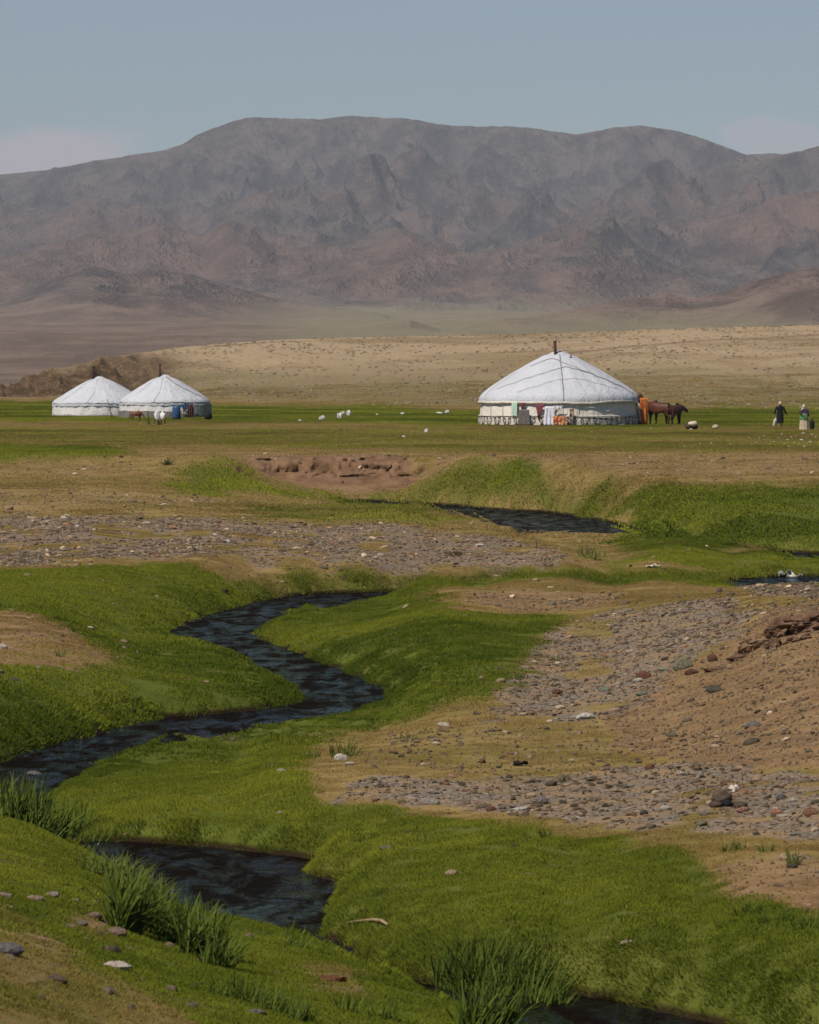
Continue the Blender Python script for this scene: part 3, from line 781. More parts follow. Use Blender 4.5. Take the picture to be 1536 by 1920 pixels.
def scatter_grass(name, y0_, y1_, dens, patches, sc0, lush_only=0.12, a0=-330, a1=1870, tall=1.0):
    # density per square metre
    area = (a1 - a0) / FOC * (y1_ ** 2 - y0_ ** 2) / 2
    n = int(area * dens * 2.2)
    y = np.sqrt(RNG.uniform(y0_ ** 2, y1_ ** 2, n)); a = RNG.uniform(a0, a1, n)
    L = samp(LUSH, a, y); Dm = samp(DIRT, a, y); G = samp(GRAV, a, y); od = samp(out_d, a, y); z = samp(ZZ, a, y); inw = samp(sd, a, y)
    x = (a - 768) / FOC * y
    cover_ = np.clip(.62 + .5 * L - Dm * .85 - G * .8 + .25 * fbm(x * 1.1, y * .8, 3, 201), 0.0, 1)
    nz_ = normal_at(a, y, .15)[:, 2]
    keep = (RNG.random(n) < cover_ * np.clip(.45 / nz_ ** 3, 0, 1)) & (inw < -0.03) & (z > .008)
    y, a, L, Dm, od, z, x, G = [q[keep] for q in (y, a, L, Dm, od, z, x, G)]
    n = len(y)
    nr = normal_at(a, y, .12)
    rot = tilt_euler(nr, RNG.random(n) * 2 * PI)
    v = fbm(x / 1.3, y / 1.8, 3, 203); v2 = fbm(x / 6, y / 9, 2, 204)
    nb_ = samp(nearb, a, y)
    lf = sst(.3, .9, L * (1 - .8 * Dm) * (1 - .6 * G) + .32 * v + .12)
    bank_shade = np.exp(-od / 1.3) * (L > .5)  # deeper green by the water, with the banks' shade put into the tint
    tint_ = np.stack([lf, np.clip(np.maximum(.50 + .10 * (y > 132) + .65 * v2 + .25 * v, .24) - .22 * bank_shade + .16 * RNG.normal(size=n), 0, 1), RNG.random(n)], 1)
    edge = 1 + .5 * (1 - sst(.05, .5, od)) * (1 - nb_)
    edge = edge * (1 - .35 * nb_ * (od < .8))
    hs = sc0 * (0.55 + .6 * lf) * RNG.uniform(.7, 1.3, n) * edge * (1 + .5 * np.maximum(v, 0)) * tall
    ws = sc0 * RNG.uniform(.85, 1.25, n)
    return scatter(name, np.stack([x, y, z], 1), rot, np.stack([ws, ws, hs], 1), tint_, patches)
pA = [proto('p', blade_patch('turf_near', 210, .17, .019, .0052, 10 + i, lean=.8), M_GRASS) for i in range(3)]
pB = [proto('p', blade_patch('turf_mid', 240, .32, .018, .009, 20 + i, lean=.8), M_GRASS) for i in range(3)]
pC = [proto('p', blade_patch('turf_far', 170, .8, .028, .028, 30 + i, lean=.9), M_GRASS) for i in range(3)]
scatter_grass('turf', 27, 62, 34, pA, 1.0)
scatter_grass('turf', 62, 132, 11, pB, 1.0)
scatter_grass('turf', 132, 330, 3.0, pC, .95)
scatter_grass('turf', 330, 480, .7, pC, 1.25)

# ------------------------------------------------------------------ stones
def stone_mesh(name, seed, sub=2, flat_=.6, ang=.28):
    bm = bmesh.new(); bmesh.ops.create_icosphere(bm, subdivisions=sub, radius=.5)
    r = random.Random(seed)
    pl = [(Vector((r.gauss(0, 1), r.gauss(0, 1), r.gauss(0, 1))).normalized(), r.uniform(.30, .46)) for _ in range(7)]
    ax, ay = r.uniform(.8, 1.2), r.uniform(.55, .9)
    for v in bm.verts:
        p = v.co.copy()
        for nn, d in pl:                      # chopped facets
            q = p.dot(nn)
            if q > d: p -= nn * (q - d)
        p += Vector((r.uniform(-1, 1), r.uniform(-1, 1), r.uniform(-1, 1))) * .018
        v.co = Vector((p.x * ax, p.y * ay, p.z * flat_))
    me = bpy.data.meshes.new(name); bm.to_mesh(me); bm.free()
    return me
def stone_mat(name, inst):
    n = NT(name)
    if inst:
        a = n.attr('tint', 'INSTANCER'); base = a.outputs['Color']
    else:
        a = n.attr('tint', 'OBJECT'); base = a.outputs['Color']
    v = n.obj(); nz = n.noise(5, 5, .7, v)
    n.color(n.mix(n.mapr(nz, .3, .7), n.mix(1.0, base, (.62, .58, .55), 'MULTIPLY'), base))
    n.bs.inputs['Roughness'].default_value = .8
    n.bump(nz, .05)
    return n.m
M_GRAVEL = stone_mat('gravel_stone', True); M_STONE = stone_mat('loose_stone', False)
STONE_COL = [tuple(c * 1.55 for c in q) for q in [(.115,.10,.088),(.145,.125,.108),(.20,.175,.150),(.085,.078,.068),(.13,.125,.10),(.26,.225,.195),(.19,.125,.095),(.16,.092,.068),(.27,.20,.165),(.46,.41,.37),(.34,.31,.27),(.11,.115,.095)]]
STONE_COL = [(c[0] * .95, c[1] * .83, c[2] * .66) for c in STONE_COL]
STONE_W = np.array([5,5,4,4,3,3,2.2,1.4,1.6,1.3,1.4,2.5]); STONE_W = STONE_W / STONE_W.sum()
sprot = [proto('s', stone_mesh('pebble', 40 + i), M_GRAVEL) for i in range(6)]
def gen_stones(y0_, y1_, dens, med, sig, lo, hi, field, a0=-330, a1=1870):
    area = (a1 - a0) / FOC * (y1_ ** 2 - y0_ ** 2) / 2
    n = int(area * dens)
    y = np.sqrt(RNG.uniform(y0_ ** 2, y1_ ** 2, n)); a = RNG.uniform(a0, a1, n)
    x = (a - 768) / FOC * y
    f = field(a, y, x)
    k = (RNG.random(n) < f) & (samp(sd, a, y) < -.05)
    y, a, x = y[k], a[k], x[k]
    s_ = np.clip(med * np.exp(sig * RNG.normal(size=len(y))), lo, hi)
    return a, y, x, s_
def f_grav(a, y, x):
    return np.clip(samp(GRAV, a, y) * 1.25 + .75 * fbm(x / 1.1, y / 1.8, 3, 301) - .18, 0, 1)
def f_sparse(a, y, x):
    return np.clip(.03 + .5 * samp(DIRT, a, y) * (1 - samp(LUSH, a, y)) + .25 * samp(GRAV, a, y) + .30 * (y < 42) * (a < 500), 0, 1)
S = [gen_stones(40, 112, 82, .026, .62, .012, .17, f_grav), gen_stones(98, 165, 30, .042, .52, .025, .20, f_grav),
     gen_stones(28, 95, 14, .034, .6, .016, .13, f_sparse), gen_stones(75, 190, 3.0, .07, .5, .04, .2, f_sparse)]
sa, sy, sx, ss_ = [np.concatenate([q[i] for q in S]) for i in range(4)]
sz = samp(ZZ, sa, sy)
nst = len(sa)
ci = RNG.choice(len(STONE_COL), nst, p=STONE_W)
tintS = np.array(STONE_COL)[ci] * RNG.uniform(.8, 1.25, (nst, 1))
rotS = tilt_euler(normal_at(sa, sy, .15), RNG.random(nst) * 2 * PI) + RNG.normal(size=(nst, 3)) * .15
scS = np.stack([ss_ * RNG.uniform(.9, 1.5, nst), ss_, ss_ * RNG.uniform(.7, 1.1, nst)], 1)
app = ss_ / sy * ((sa > -20) & (sa < 1560)) * (PYP[0, 0] * 0 + 1)
vis = app.copy()
order = np.argsort(-vis)
big = order[:225]
rest = np.setdiff1d(np.arange(nst), big)
coS = np.stack([sx, sy, sz + ss_ * .10], 1)
scatter('gravel', coS[rest], rotS[rest], scS[rest], tintS[rest], sprot)
def f_crumb(a, y, x):
    return np.clip(samp(DIRT, a, y) * (1.1 - samp(LUSH, a, y)) + .25 * samp(GRAV, a, y), 0, 1)
ca_, cy_, cx_, cs_ = [np.concatenate(q) for q in zip(gen_stones(40, 95, 130, .015, .6, .008, .09, f_crumb), gen_stones(95, 190, 8, .04, .5, .02, .12, f_crumb))]
cn__ = len(ca_); kk = RNG.random((cn__, 1))
tc_ = np.array([.26, .17, .10]) * (1 - kk) + np.array([.42, .31, .21]) * kk
scatter('soil_crumbs', np.stack([cx_, cy_, samp(ZZ, ca_, cy_) + cs_ * .08], 1), RNG.random((cn__, 3)) * 6, np.stack([cs_ * 1.3, cs_, cs_ * .8], 1), tc_, sprot)
stone_me = [stone_mesh('stone', 60 + i) for i in range(8)]
for m_ in stone_me: m_.materials.append(M_STONE)
CN = {0:'grey',1:'grey',2:'light grey',3:'dark grey',4:'greenish grey',5:'pale buff',6:'reddish brown',7:'rusty brown',8:'pinkish',9:'white',10:'off-white',11:'dark greenish'}
def zone(a, y):
    if y < 44 and a < 640: return 'on the short grass of the near bank at bottom left'
    if y < 44: return 'on the lawn at bottom right'
    if y < 73: return 'in the pebble strip across the lower right' if a > 560 else 'on the meadow inside the lower stream bend'
    if y < 112: return 'on the gravel slope at the right' if a > 800 else 'on the left meadow above the stream'
    return 'in the long gravel bar beyond the stream'
def place_stone(me, loc, rot, scl, colr, label, group=None, cat='stone', name='stone'):
    o = bpy.data.objects.new(name, me); col.objects.link(o)
    o.location = loc; o.rotation_euler = rot; o.scale = scl
    o['tint'] = [float(c) for c in colr]
    o['label'] = label; o['category'] = cat
    if group: o['group'] = group
    return o
labs = []
for j, i in enumerate(big):
    zn = zone(sa[i], sy[i]); cn_ = CN[int(ci[i])]
    szw = 'big' if j < 60 else ('medium' if j < 140 else 'small')
    asp = 'flat' if scS[i][2] / scS[i][0] < .68 else ('blocky' if scS[i][2] / scS[i][0] > .85 else 'oval')
    pw = ['far left', 'left', 'middle', 'right', 'far right'][int(min(4, max(0, sa[i] // 307)))]
    labs.append((szw + ' ' + asp + ' ' + cn_ + ' stone ' + zn.replace('at bottom left', '').replace('at bottom right', '').replace(' at the right', '').replace('across the lower right', '').strip() + ', ' + pw))
for j, i in enumerate(big):
    place_stone(stone_me[j % 8], coS[i], rotS[i], scS[i], tintS[i], labs[j], 'loose stones of the gravel bars and slopes')

# single stones that stand out: photo column, row of the base, width in photo px, height ratio, colour, label
SOLO = [
 (639,1427,24,.75,(.62,.55,.50),'bright white quartz stone in front of the grass tuft by the pebble strip'),
 (655,1436,20,.45,(.52,.44,.38),'flat cream stone touching the bright white quartz stone'),
 (529,1450,20,.5,(.40,.38,.36),'pale grey stone alone on the meadow left of the pebble strip'),
 (524,1528,12,.7,(.42,.38,.32),'small round cream stone alone in the bend meadow grass'),
 (833,1364,20,.6,(.46,.40,.33),'cream stone on dry grass at the left tip of the gravel slope'),
 (1097,1350,30,.55,(.55,.52,.50),'largest whitish stone at the foot of the gravel slope'),
 (1281,1256,36,.65,(.19,.18,.13),'large greenish grey blocky stone below the brown earth lip'),
 (1246,1259,18,.5,(.27,.28,.22),'rounded pale green stone left of the large blocky stone'),
 (1208,1275,28,.8,(.16,.075,.045),'rusty brown clod at the middle of the gravel slope'),
 (1196,1280,20,.5,(.46,.42,.34),'cream stone at the foot of the rusty brown clod'),
 (1298,1266,24,.6,(.13,.06,.04),'dark red-brown clod beside the large blocky stone'),
 (1336,1242,22,1.0,(.13,.065,.042),'round red-brown clod with a dark hollow near the earth lip'),
 (1340,1300,24,.8,(.09,.085,.065),'dark grey-green stone standing on edge on the bare slope'),
 (1411,1368,28,.75,(.17,.155,.135),'grey pointed stone on the lower right of the bare slope'),
 (1134,1298,20,.65,(.20,.21,.165),'green-grey stone in the middle left of the gravel slope'),
 (1204,1305,20,.6,(.20,.205,.16),'green-grey stone low in the middle of the gravel slope'),
 (1160,1292,10,.9,(.46,.42,.37),'small round whitish stone between the two green-grey stones'),
 (1044,1304,20,.75,(.15,.075,.045),'rust brown stone at the left edge of the gravel slope'),
 (1143,1315,10,.8,(.42,.36,.28),'small cream stone under the left green-grey stone'),
 (1125,1291,18,.7,(.33,.25,.19),'pinkish buff stone left of the small round whitish stone'),
 (1105,1275,13,.6,(.40,.24,.19),'salmon pink pebble in the left half of the gravel slope'),
 (1012,1510,26,.9,(.20,.18,.16),'upright grey stone in the left part of the pebble strip'),
 (808,1510,32,.55,(.30,.28,.25),'pale grey flat stone at the left end of the pebble strip'),
 (975,1520,24,.3,(.55,.53,.50),'thin white slab in the left part of the pebble strip'),
 (922,1522,20,.7,(.25,.12,.09),'reddish stone beside the lawn edge of the pebble strip'),
 (1275,1455,18,.6,(.50,.42,.36),'pale stone on the yellow grass strip above the pebbles'),
 (1250,1520,22,.5,(.50,.48,.45),'white oblong stone in the middle of the pebble strip'),
 (1392,1525,26,.6,(.36,.19,.14),'salmon red block just below the torn leather scrap'),
 (1456,1528,18,.8,(.40,.20,.13),'orange-red stone right of the torn leather scrap'),
 (1486,1505,12,.9,(.55,.54,.50),'round white stone at the right of the pebble strip'),
 (1521,1530,26,.75,(.27,.15,.10),'brown-red boulder at the right end of the pebble strip'),
 (1470,1533,16,.5,(.50,.48,.43),'flat white stone below the orange-red stone'),
 (1466,1500,22,.7,(.20,.19,.18),'blue-grey angular stone high in the right pebble strip'),
 (1491,1568,20,.5,(.26,.25,.22),'grey wedge stone below the pebble strip on the right'),
 (1325,1530,24,.6,(.27,.24,.20),'buff rounded stone below left of the torn leather scrap'),
 (1175,1773,28,.5,(.40,.33,.24),'tan flat stone alone on the lower right lawn'),
 (218,1820,42,.5,(.62,.54,.48),'large white curved stone on the near bank'),
 (10,1792,50,.6,(.155,.15,.155),'rounded grey stone at the left frame edge'),
 (97,1684,26,.55,(.36,.30,.26),'pale dome-shaped stone on the near bank beside another'),
 (66,1690,26,.55,(.34,.25,.21),'pinkish stone left of the pale dome-shaped stone'),
 (8,1685,30,.5,(.30,.24,.19),'buff stone at the left frame edge above the grey one'),
 (140,1692,16,.5,(.34,.29,.24),'small buff stone right of the pale dome-shaped stone'),
 (177,1695,16,.5,(.36,.33,.27),'cream stone near the leafy clump on the near bank'),
 (176,1725,36,.5,(.22,.15,.12),'brownish pink slab in the stony patch of the near bank'),
 (133,1742,20,.6,(.28,.19,.14),'reddish stone at the lower left of the stony patch'),
 (215,1755,36,.55,(.24,.17,.14),'mauve slab at the foot of the leafy clump'),
 (150,1738,30,.4,(.20,.17,.15),'long grey slab in the stony patch of the near bank'),
 (480,1905,30,.5,(.20,.18,.17),'faint grey stone at the bottom centre of the near bank'),
 (312,1389,16,.6,(.27,.25,.23),'grey stone on the grass edge right above the lower stream reach'),
 (168,1181,14,.6,(.50,.42,.38),'whitish stone on the left meadow above the bare patch'),
 (5,1218,18,.8,(.45,.40,.36),'pale stone at the left frame edge on the bare patch'),
 (70,1254,12,.5,(.44,.38,.34),'small pale stone at the lower edge of the bare patch'),
 (686,1330,8,.9,(.46,.43,.40),'tiny pale stone on the grass by the sharp stream bend'),
 (62,1446,22,.5,(.16,.15,.14),'dark wet stone breaking the lower stream surface'),
 (1088,1348,30,.3,(.30,.28,.24),'flat grey slab under the largest whitish stone'),
 (1182,1225,14,.6,(.42,.38,.32),'pale stone high on the gravel slope'),
 (1342,1504,18,.5,(.13,.12,.10),'dark brown-grey stone left of the torn leather scrap'),
 (620,975,8,.6,(.50,.46,.42),'tiny white stone above the long gravel bar'),
 (120,975,12,.8,(.50,.48,.45),'white stone high in the left of the long gravel bar'),
 (145,990,10,.8,(.52,.50,.47),'white round stone lower in the left of the long gravel bar'),
 (426,1018,10,.7,(.52,.50,.47),'bright white stone at the middle of the long gravel bar'),
 (402,1006,10,.7,(.50,.47,.44),'white stone just above the bright one in the long gravel bar'),
 (714,1044,12,.7,(.48,.45,.40),'cream stone in the right half of the long gravel bar'),
 (900,1026,14,.6,(.46,.44,.40),'white flat stone near the right end of the long gravel bar'),
]
for i, (px, py, wpx, hr, cc_, lab) in enumerate(SOLO):
    p = P(px, py - 1); wd = 1.3 * wpx * p.y / FOC
    if 'wet stone' in lab: p = Vector(((px - 768) / FOC * 61.5, 61.5, -.01))
    o = place_stone(stone_me[i % 8], (p.x, p.y + wd * .3, p.z + wd * hr * .18), (random.uniform(-.15, .15), random.uniform(-.15, .15), random.uniform(-.5, .5)),
                (wd, wd * .9, wd * hr * 1.35), cc_, lab, cat='clod' if 'clod' in lab else 'stone', name='clod' if 'clod' in lab else 'stone')
# white stones strewn on the plain below the two people
wk = 0
for px, py, wpx in [(1405,822,5),(1424,822,6),(1432,818,5),(1452,829,6),(1460,822,5),(1466,815,6),(1471,832,5),(1477,826,7),(1484,821,7),(1490,831,6),(1492,818,5),(1499,833,5),(1503,826,8),(1506,814,8),(1512,822,6),(1519,829,6),(1523,816,6),(1530,821,8),(1410,834,5),(1443,834,6),(1418,831,5),(1479,838,6),(1508,838,6),(1331,835,5),(1369,833,5),(1299,824,5),(1313,833,6),(1334,832,7),(1220,804,4),(1260,809,4),(1108,811,6),(1114,822,4),(953,818,4),(760,819,6),(700,813,4),(667,807,5),(888,836,5),(1283,838,5),(1296,806,7)]:
    p = P(px, py); wd = wpx * p.y / FOC
    place_stone(stone_me[wk % 8], (p.x, p.y, p.z + wd * .15), (0, 0, wk), (wd, wd * .8, wd * .8), (.52, .47, .40), 'small white stone strewn on the plain in front of the large tent and people', 'small white stones strewn on the plain'); wk += 1

# hill vegetation and stones
HT = NT('steppe_tuft'); ha = HT.attr('tint', 'INSTANCER'); HT.color(ha.outputs['Color']); hcn = HT.n('ShaderNodeCombineXYZ'); hcn.inputs[2].default_value = 1.0; hcn.inputs[1].default_value = -.15; HT.l(hcn.outputs[0], HT.bs.inputs['Normal'])
hp = [proto('h', blade_patch('steppe_tuft', 40, .5, .5, .09, 90 + i, lean=.7), HT.m) for i in range(3)]
n = 15000
y = np.sqrt(RNG.uniform(372 ** 2, 720 ** 2, n)); a = RNG.uniform(-330, 1870, n)
hmv = samp(HILLM, a, y); k = RNG.random(n) < np.clip(.5 + fbm(a / 60., y / 14., 3, 95), 0, 1) * hmv * (1 - .6 * samp(ROCK, a, y)); y, a = y[k], a[k]; n = len(y)
x = (a - 768) / FOC * y; z = samp(ZZ, a, y)
v = RNG.random(n)[:, None]
tn = np.array([.42, .33, .215]) * (1 - v) + np.array([.37, .29, .18]) * v
pale = (RNG.random(n) < .10)[:, None]; tn = np.where(pale, np.array([.42, .36, .28]), tn)
sc = RNG.uniform(.12, .34, n)[:, None] * np.array([1.2, 1.2, .75])
scatter('steppe_tufts', np.stack([x, y, z], 1), np.stack([x * 0, x * 0, RNG.random(n) * 6], 1), sc, tn, hp)

# ------------------------------------------------------------------ leafy clumps (iris-like)
def leaf_mesh(seed, h=1.0, w_=.0165, bend=.3):
    r = random.Random(seed); vs_ = []; fs = []
    N_ = 7; b = bend * r.uniform(.5, 1.5)
    for i in range(N_ + 1):
        t_ = i / N_
        wid = w_ * (0.75 + .5 * t_) * (1 - t_ ** 3.0) + .0008
        x_ = b * t_ ** 2.1; z_ = t_ * (1 - .25 * b * t_)
        vs_ += [(x_, -wid / 2, z_ * h), (x_ + wid * .25, 0, z_ * h), (x_, wid / 2, z_ * h)]
        if i:
            q = (i - 1) * 3
            fs += [(q, q + 1, q + 4, q + 3), (q + 1, q + 2, q + 5, q + 4)]
    me = bpy.data.meshes.new('leaf'); me.from_pydata(vs_, [], fs)
    return me
M_LEAF = leafy('iris_leaf', False, ((.036, .062, .008), (.110, .145, .024)))
M_LEAF2 = leafy('fine_leaf', False, ((.08, .11, .016), (.17, .20, .045)))
leaf_me = [leaf_mesh(300 + i, bend=[.15, .3, .5, .8][i % 4]) for i in range(8)]
fine_me = [leaf_mesh(320 + i, w_=.014, bend=[.3, .5, .8, .9][i % 4]) for i in range(8)]
for m_ in leaf_me: m_.materials.append(M_LEAF)
for m_ in fine_me: m_.materials.append(M_LEAF2)
def clump(px, py, hpx, wpx, nleaf, label, group, fine=False, lean=.30, name='iris_clump'):
    p = P(px, py); sc_ = p.y / FOC
    root = bpy.data.objects.new(name, None); col.objects.link(root); root.location = p
    root['label'] = label; root['category'] = 'plant'; root['group'] = group
    rad = wpx * sc_ / 2; H = hpx * sc_
    r = random.Random(int(px * 7 + py)); nleaf = int(nleaf * 1.6)
    ms = fine_me if fine else leaf_me
    for i in range(nleaf):
        rr = rad * math.sqrt(r.random()); th = r.random() * 2 * PI
        lx, ly = rr * math.cos(th), rr * math.sin(th) * .8
        o = bpy.data.objects.new('leaf', r.choice(ms)); col.objects.link(o); o.parent = root
        gz = Zat(p.x + lx, p.y + ly) - p.z
        hh = H * r.uniform(.5, 1.12)
        o.location = (lx, ly, gz - .015)
        az = r.gauss(0, 1.25)
        o.rotation_euler = (r.gauss(0, .14), r.gauss(.16, .2), 0) if False else (0, 0, 0)
        # lean towards the right (wind) plus spread from the middle
        tilt = Vector((lean + r.gauss(0, .22) + .35 * lx / max(rad, .01), r.gauss(0, .2) + .25 * ly / max(rad, .01), 1)).normalized()
        q = tilt.to_track_quat('Z', 'Y')
        o.rotation_mode = 'QUATERNION'
        from mathutils import Quaternion
        o.rotation_quaternion = q @ Quaternion((0, 0, 1), az)
        wsc = max(.55, min(1.0, H / .45))
        o.scale = (hh, wsc * r.uniform(.7, 1.2) * (1 if sc_ < .009 else 1.6), hh)
    return root
G1, G2, G3 = 'tall leafy clumps on the far left bank edge', 'tall leafy clumps along the near bank', 'tall leafy clumps at the bottom centre'
for px, py, h_, w_, nl_, lab in [
 (-15,1525,90,80,60,'dark leafy clump cut by the left frame edge beside the stream'),
 (35,1540,95,70,75,'dark leafy clump second from the left frame edge beside the stream'),
 (85,1560,85,70,75,'dark leafy clump in the middle of the left bank row'),
 (128,1578,75,60,60,'dark leafy clump right of the middle in the left bank row'),
 (168,1600,60,50,50,'last dark leafy clump where the left bank row meets the pool')]:
    clump(px, py, h_, w_, nl_, lab, G1)
for px, py, h_, w_, nl_, lab in [
 (180,1640,60,60,70,'fine pale grass clump at the left start of the lower pool'),
 (225,1660,75,60,80,'fine pale grass clump overhanging the left of the lower pool'),
 (268,1680,60,60,70,'fine pale grass clump just behind the tall leafy clump')]:
    clump(px, py, h_, w_, nl_, lab, 'fine grass clumps beside the lower pool', fine=True, name='grass_clump')
for px, py, h_, w_, nl_, lab in [
 (232,1745,115,55,95,'tallest upright leafy clump next to the stony patch on the near bank'),
 (278,1752,105,50,70,'upright leafy clump right behind the tallest one on the near bank'),
 (325,1770,100,60,80,'broad leafy clump in the middle of the near bank row'),
 (368,1795,105,60,85,'right-leaning dark leafy clump in the near bank row'),
 (410,1815,85,60,55,'low right-leaning leafy clump at the end of the near bank row')]:
    clump(px, py, h_ * 1.1, w_, nl_, lab, G2)
for px, py, h_, w_, nl_, lab in [
 (465,1880,60,70,45,'short leafy clump low on the near bank left of the centre'),
 (520,1900,60,70,45,'short leafy clump second along the low near bank row'),
 (560,1915,55,60,30,'short leafy clump third along the low near bank row'),
 (415,1868,45,50,25,'small leafy tuft left of the low near bank row'),
 (655,1900,55,70,28,'sparse leafy tuft near the bottom edge before the large clump'),
 (720,1915,50,60,26,'sparse leafy tuft beside the bottom edge and large clump'),
 (535,1772,55,24,10,'single thin leafy tuft on the lip of the lower pool'),
 (560,1780,50,20,9,'few upright blades just right of the thin tuft by the pool'),
 (600,1790,45,40,9,'scattered bent blades between pool and brown soil patch')]:
    clump(px, py, h_, w_, nl_, lab, 'low leafy tufts on the near bank')
for px, py, h_, w_, nl_, lab in [
 (845,1862,100,46,70,'leftmost upright part of the big bottom centre clump'),
 (885,1888,115,60,95,'dense dark leafy clump left of middle in the big bottom stand'),
 (930,1905,125,70,110,'tallest middle clump of the big bottom centre stand'),
 (975,1925,120,60,100,'right-leaning clump beside the water in the bottom stand'),
 (1008,1940,95,50,70,'rightmost clump of the bottom stand arching over the water'),
 (905,1945,100,80,80,'front clump of the bottom stand at the lower frame edge'),
 (822,1838,60,14,14,'bright yellow-green tuft at the left of the bottom stand')]:
    clump(px, py, h_ * 1.22, w_ * 1.1, int(nl_ * 1.25), lab, G3)
for px, py, h_, w_, nl_, fine, lab in [
 (1047,1239,15,34,26,False,'bright green tuft on the left edge of the gravel slope'),
 (645,1419,45,50,34,False,'grass tuft with dead stalks behind the bright white quartz stone'),
 (582,1422,26,34,20,False,'low green tuft left of the tuft with dead stalks'),
 (512,1440,38,30,16,True,'sparse pale tuft on the meadow left of the pebble strip'),
 (705,1372,14,14,8,False,'tiny green tuft right above the yellow grass'),
 (765,1385,16,50,18,False,'low green tuft on the yellow grass left of the gravel slope'),
 (113,1231,18,16,14,False,'small green tuft on the bare patch of the left meadow'),
 (10,1140,18,26,14,False,'small tuft at the left frame edge on the meadow'),
 (1363,1596,26,14,10,False,'left bright green tuft under the right pebble strip'),
 (1384,1594,24,22,16,False,'bright green tuft of two leaning parts under the pebble strip'),
 (1437,1597,22,26,18,False,'bright green tuft leaning right under the pebble strip'),
 (1487,1622,36,22,26,False,'tallest bright green tuft near the right frame edge'),
 (995,1570,24,22,10,True,'thin pale tuft at the edge between lawn and pebbles'),
 (1022,1572,26,16,12,False,'green tuft at the edge between lawn and pebbles'),
 (1405,1712,36,60,30,False,'leafy tuft behind the bare soil at the right'),
 (1455,1728,38,60,34,False,'leafy tuft in the middle of the right lawn row'),
 (1510,1740,36,60,34,False,'leafy tuft at the right end of the right lawn row'),
 (1352,1742,34,14,8,False,'few upright blades left of the right lawn row'),
 (1005,1178,10,26,14,False,'tiny green tuft above the gravel slope'),
 (1005,1160,8,30,12,False,'tiny green tuft on dry ground above the gravel slope'),
 (1110,1049,30,48,46,True,'pale bushy tuft standing on the dry island grass'),
 (1018,1050,10,24,12,False,'little green tuft left of the pale bushy tuft'),
 (312,1038,12,14,10,False,'small green tuft at the near edge of the long gravel bar'),
 (302,950,10,26,10,True,'thin pale tuft on the flat above the gravel bar'),
 (326,950,12,8,7,False,'dark green tuft on the flat above the gravel bar'),
 (370,950,9,10,7,False,'second dark green tuft on the flat above the gravel bar'),
 (390,914,13,8,8,False,'dark tuft on the green shoulder left of the bowl'),
 (485,918,12,8,8,False,'dark tuft at the foot of the green shoulder by the bowl'),
 (622,958,10,6,6,False,'little tuft on the flat below the eroded bowl'),
 (798,1370+0,10,8,6,False,'tiny tuft beside the cream stone on yellow grass'),
 (840,1326,16,14,8,True,'pale thin tuft on the meadow slope above the yellow grass')]:
    clump(px, py, h_, w_, nl_, lab, 'small scattered tufts', fine=fine, lean=.08, name='grass_tuft')

# low dark shrubs
def shrub(px, py, wpx, hpx, colr, label, nl=260, name='shrub'):
    p = P(px, py); sc_ = p.y / FOC; r = random.Random(px)
    W_, H_ = wpx * sc_, hpx * sc_
    root = bpy.data.objects.new(name, None); col.objects.link(root); root.location = p
    root['label'] = label; root['category'] = 'shrub'
    if name == 'small_plant': root['group'] = 'tiny dark plants below the white bundles'
    vs_ = []; fs = []
    for i in range(nl):
        q = Vector((r.gauss(0, .22) * W_, r.gauss(0, .2) * W_, abs(r.gauss(.25, .3)) * H_))
        s_ = W_ * .045 * r.uniform(.6, 1.6)
        d1 = Vector((r.gauss(0, 1), r.gauss(0, 1), r.gauss(0, 1))).normalized() * s_; d2 = Vector((r.gauss(0, 1), r.gauss(0, 1), r.gauss(0, 1))).normalized() * s_
        b = len(vs_); vs_ += [q - d1, q + d2, q + d1, q - d2]; fs.append((b, b + 1, b + 2, b + 3))
    me = bpy.data.meshes.new('foliage'); me.from_pydata([tuple(v) for v in vs_], [], fs)
    f = new_obj('foliage', me, root, simple('shrub_leaf_' + str(px), colr, scale=20))
    vs_ = []; fs = []
    for i in range(9):
        th = r.random() * 6.28; tp = Vector((math.cos(th) * W_ * .35, math.sin(th) * W_ * .3, H_ * r.uniform(.4, .9))); w2 = W_ * .02
        b = len(vs_); vs_ += [(-w2, 0, 0), (w2, 0, 0), (tp.x, tp.y, tp.z), (0, w2, 0)]; fs += [(b, b + 1, b + 2), (b + 1, b + 3, b + 2)]
    me = bpy.data.meshes.new('stem'); me.from_pydata(vs_, [], fs)
    new_obj('stem', me, root, simple('shrub_stem_' + str(px), (.08, .05, .03)))
shrub(315, 872, 26, 12, (.028, .055, .010), 'dark green shrub on the flat left of the eroded bowl')
shrub(448, 886, 18, 22, (.14, .085, .06), 'dry brown shrub on the left rim of the eroded bowl')
shrub(228, 858, 10, 5, (.03, .05, .012), 'tiny dark shrub at the end of the left green strip')
shrub(855, 1043, 34, 12, (.12, .085, .04), 'low brown shrub heap in the right of the gravel bar')
for px, py, w_ in [(640,808,9),(652,809,7),(660,808,6),(630,809,7)]:
    shrub(px, py, w_, 4, (.06, .07, .02), 'tiny dark plant on the plain below the white bundles', nl=60, name='small_plant')


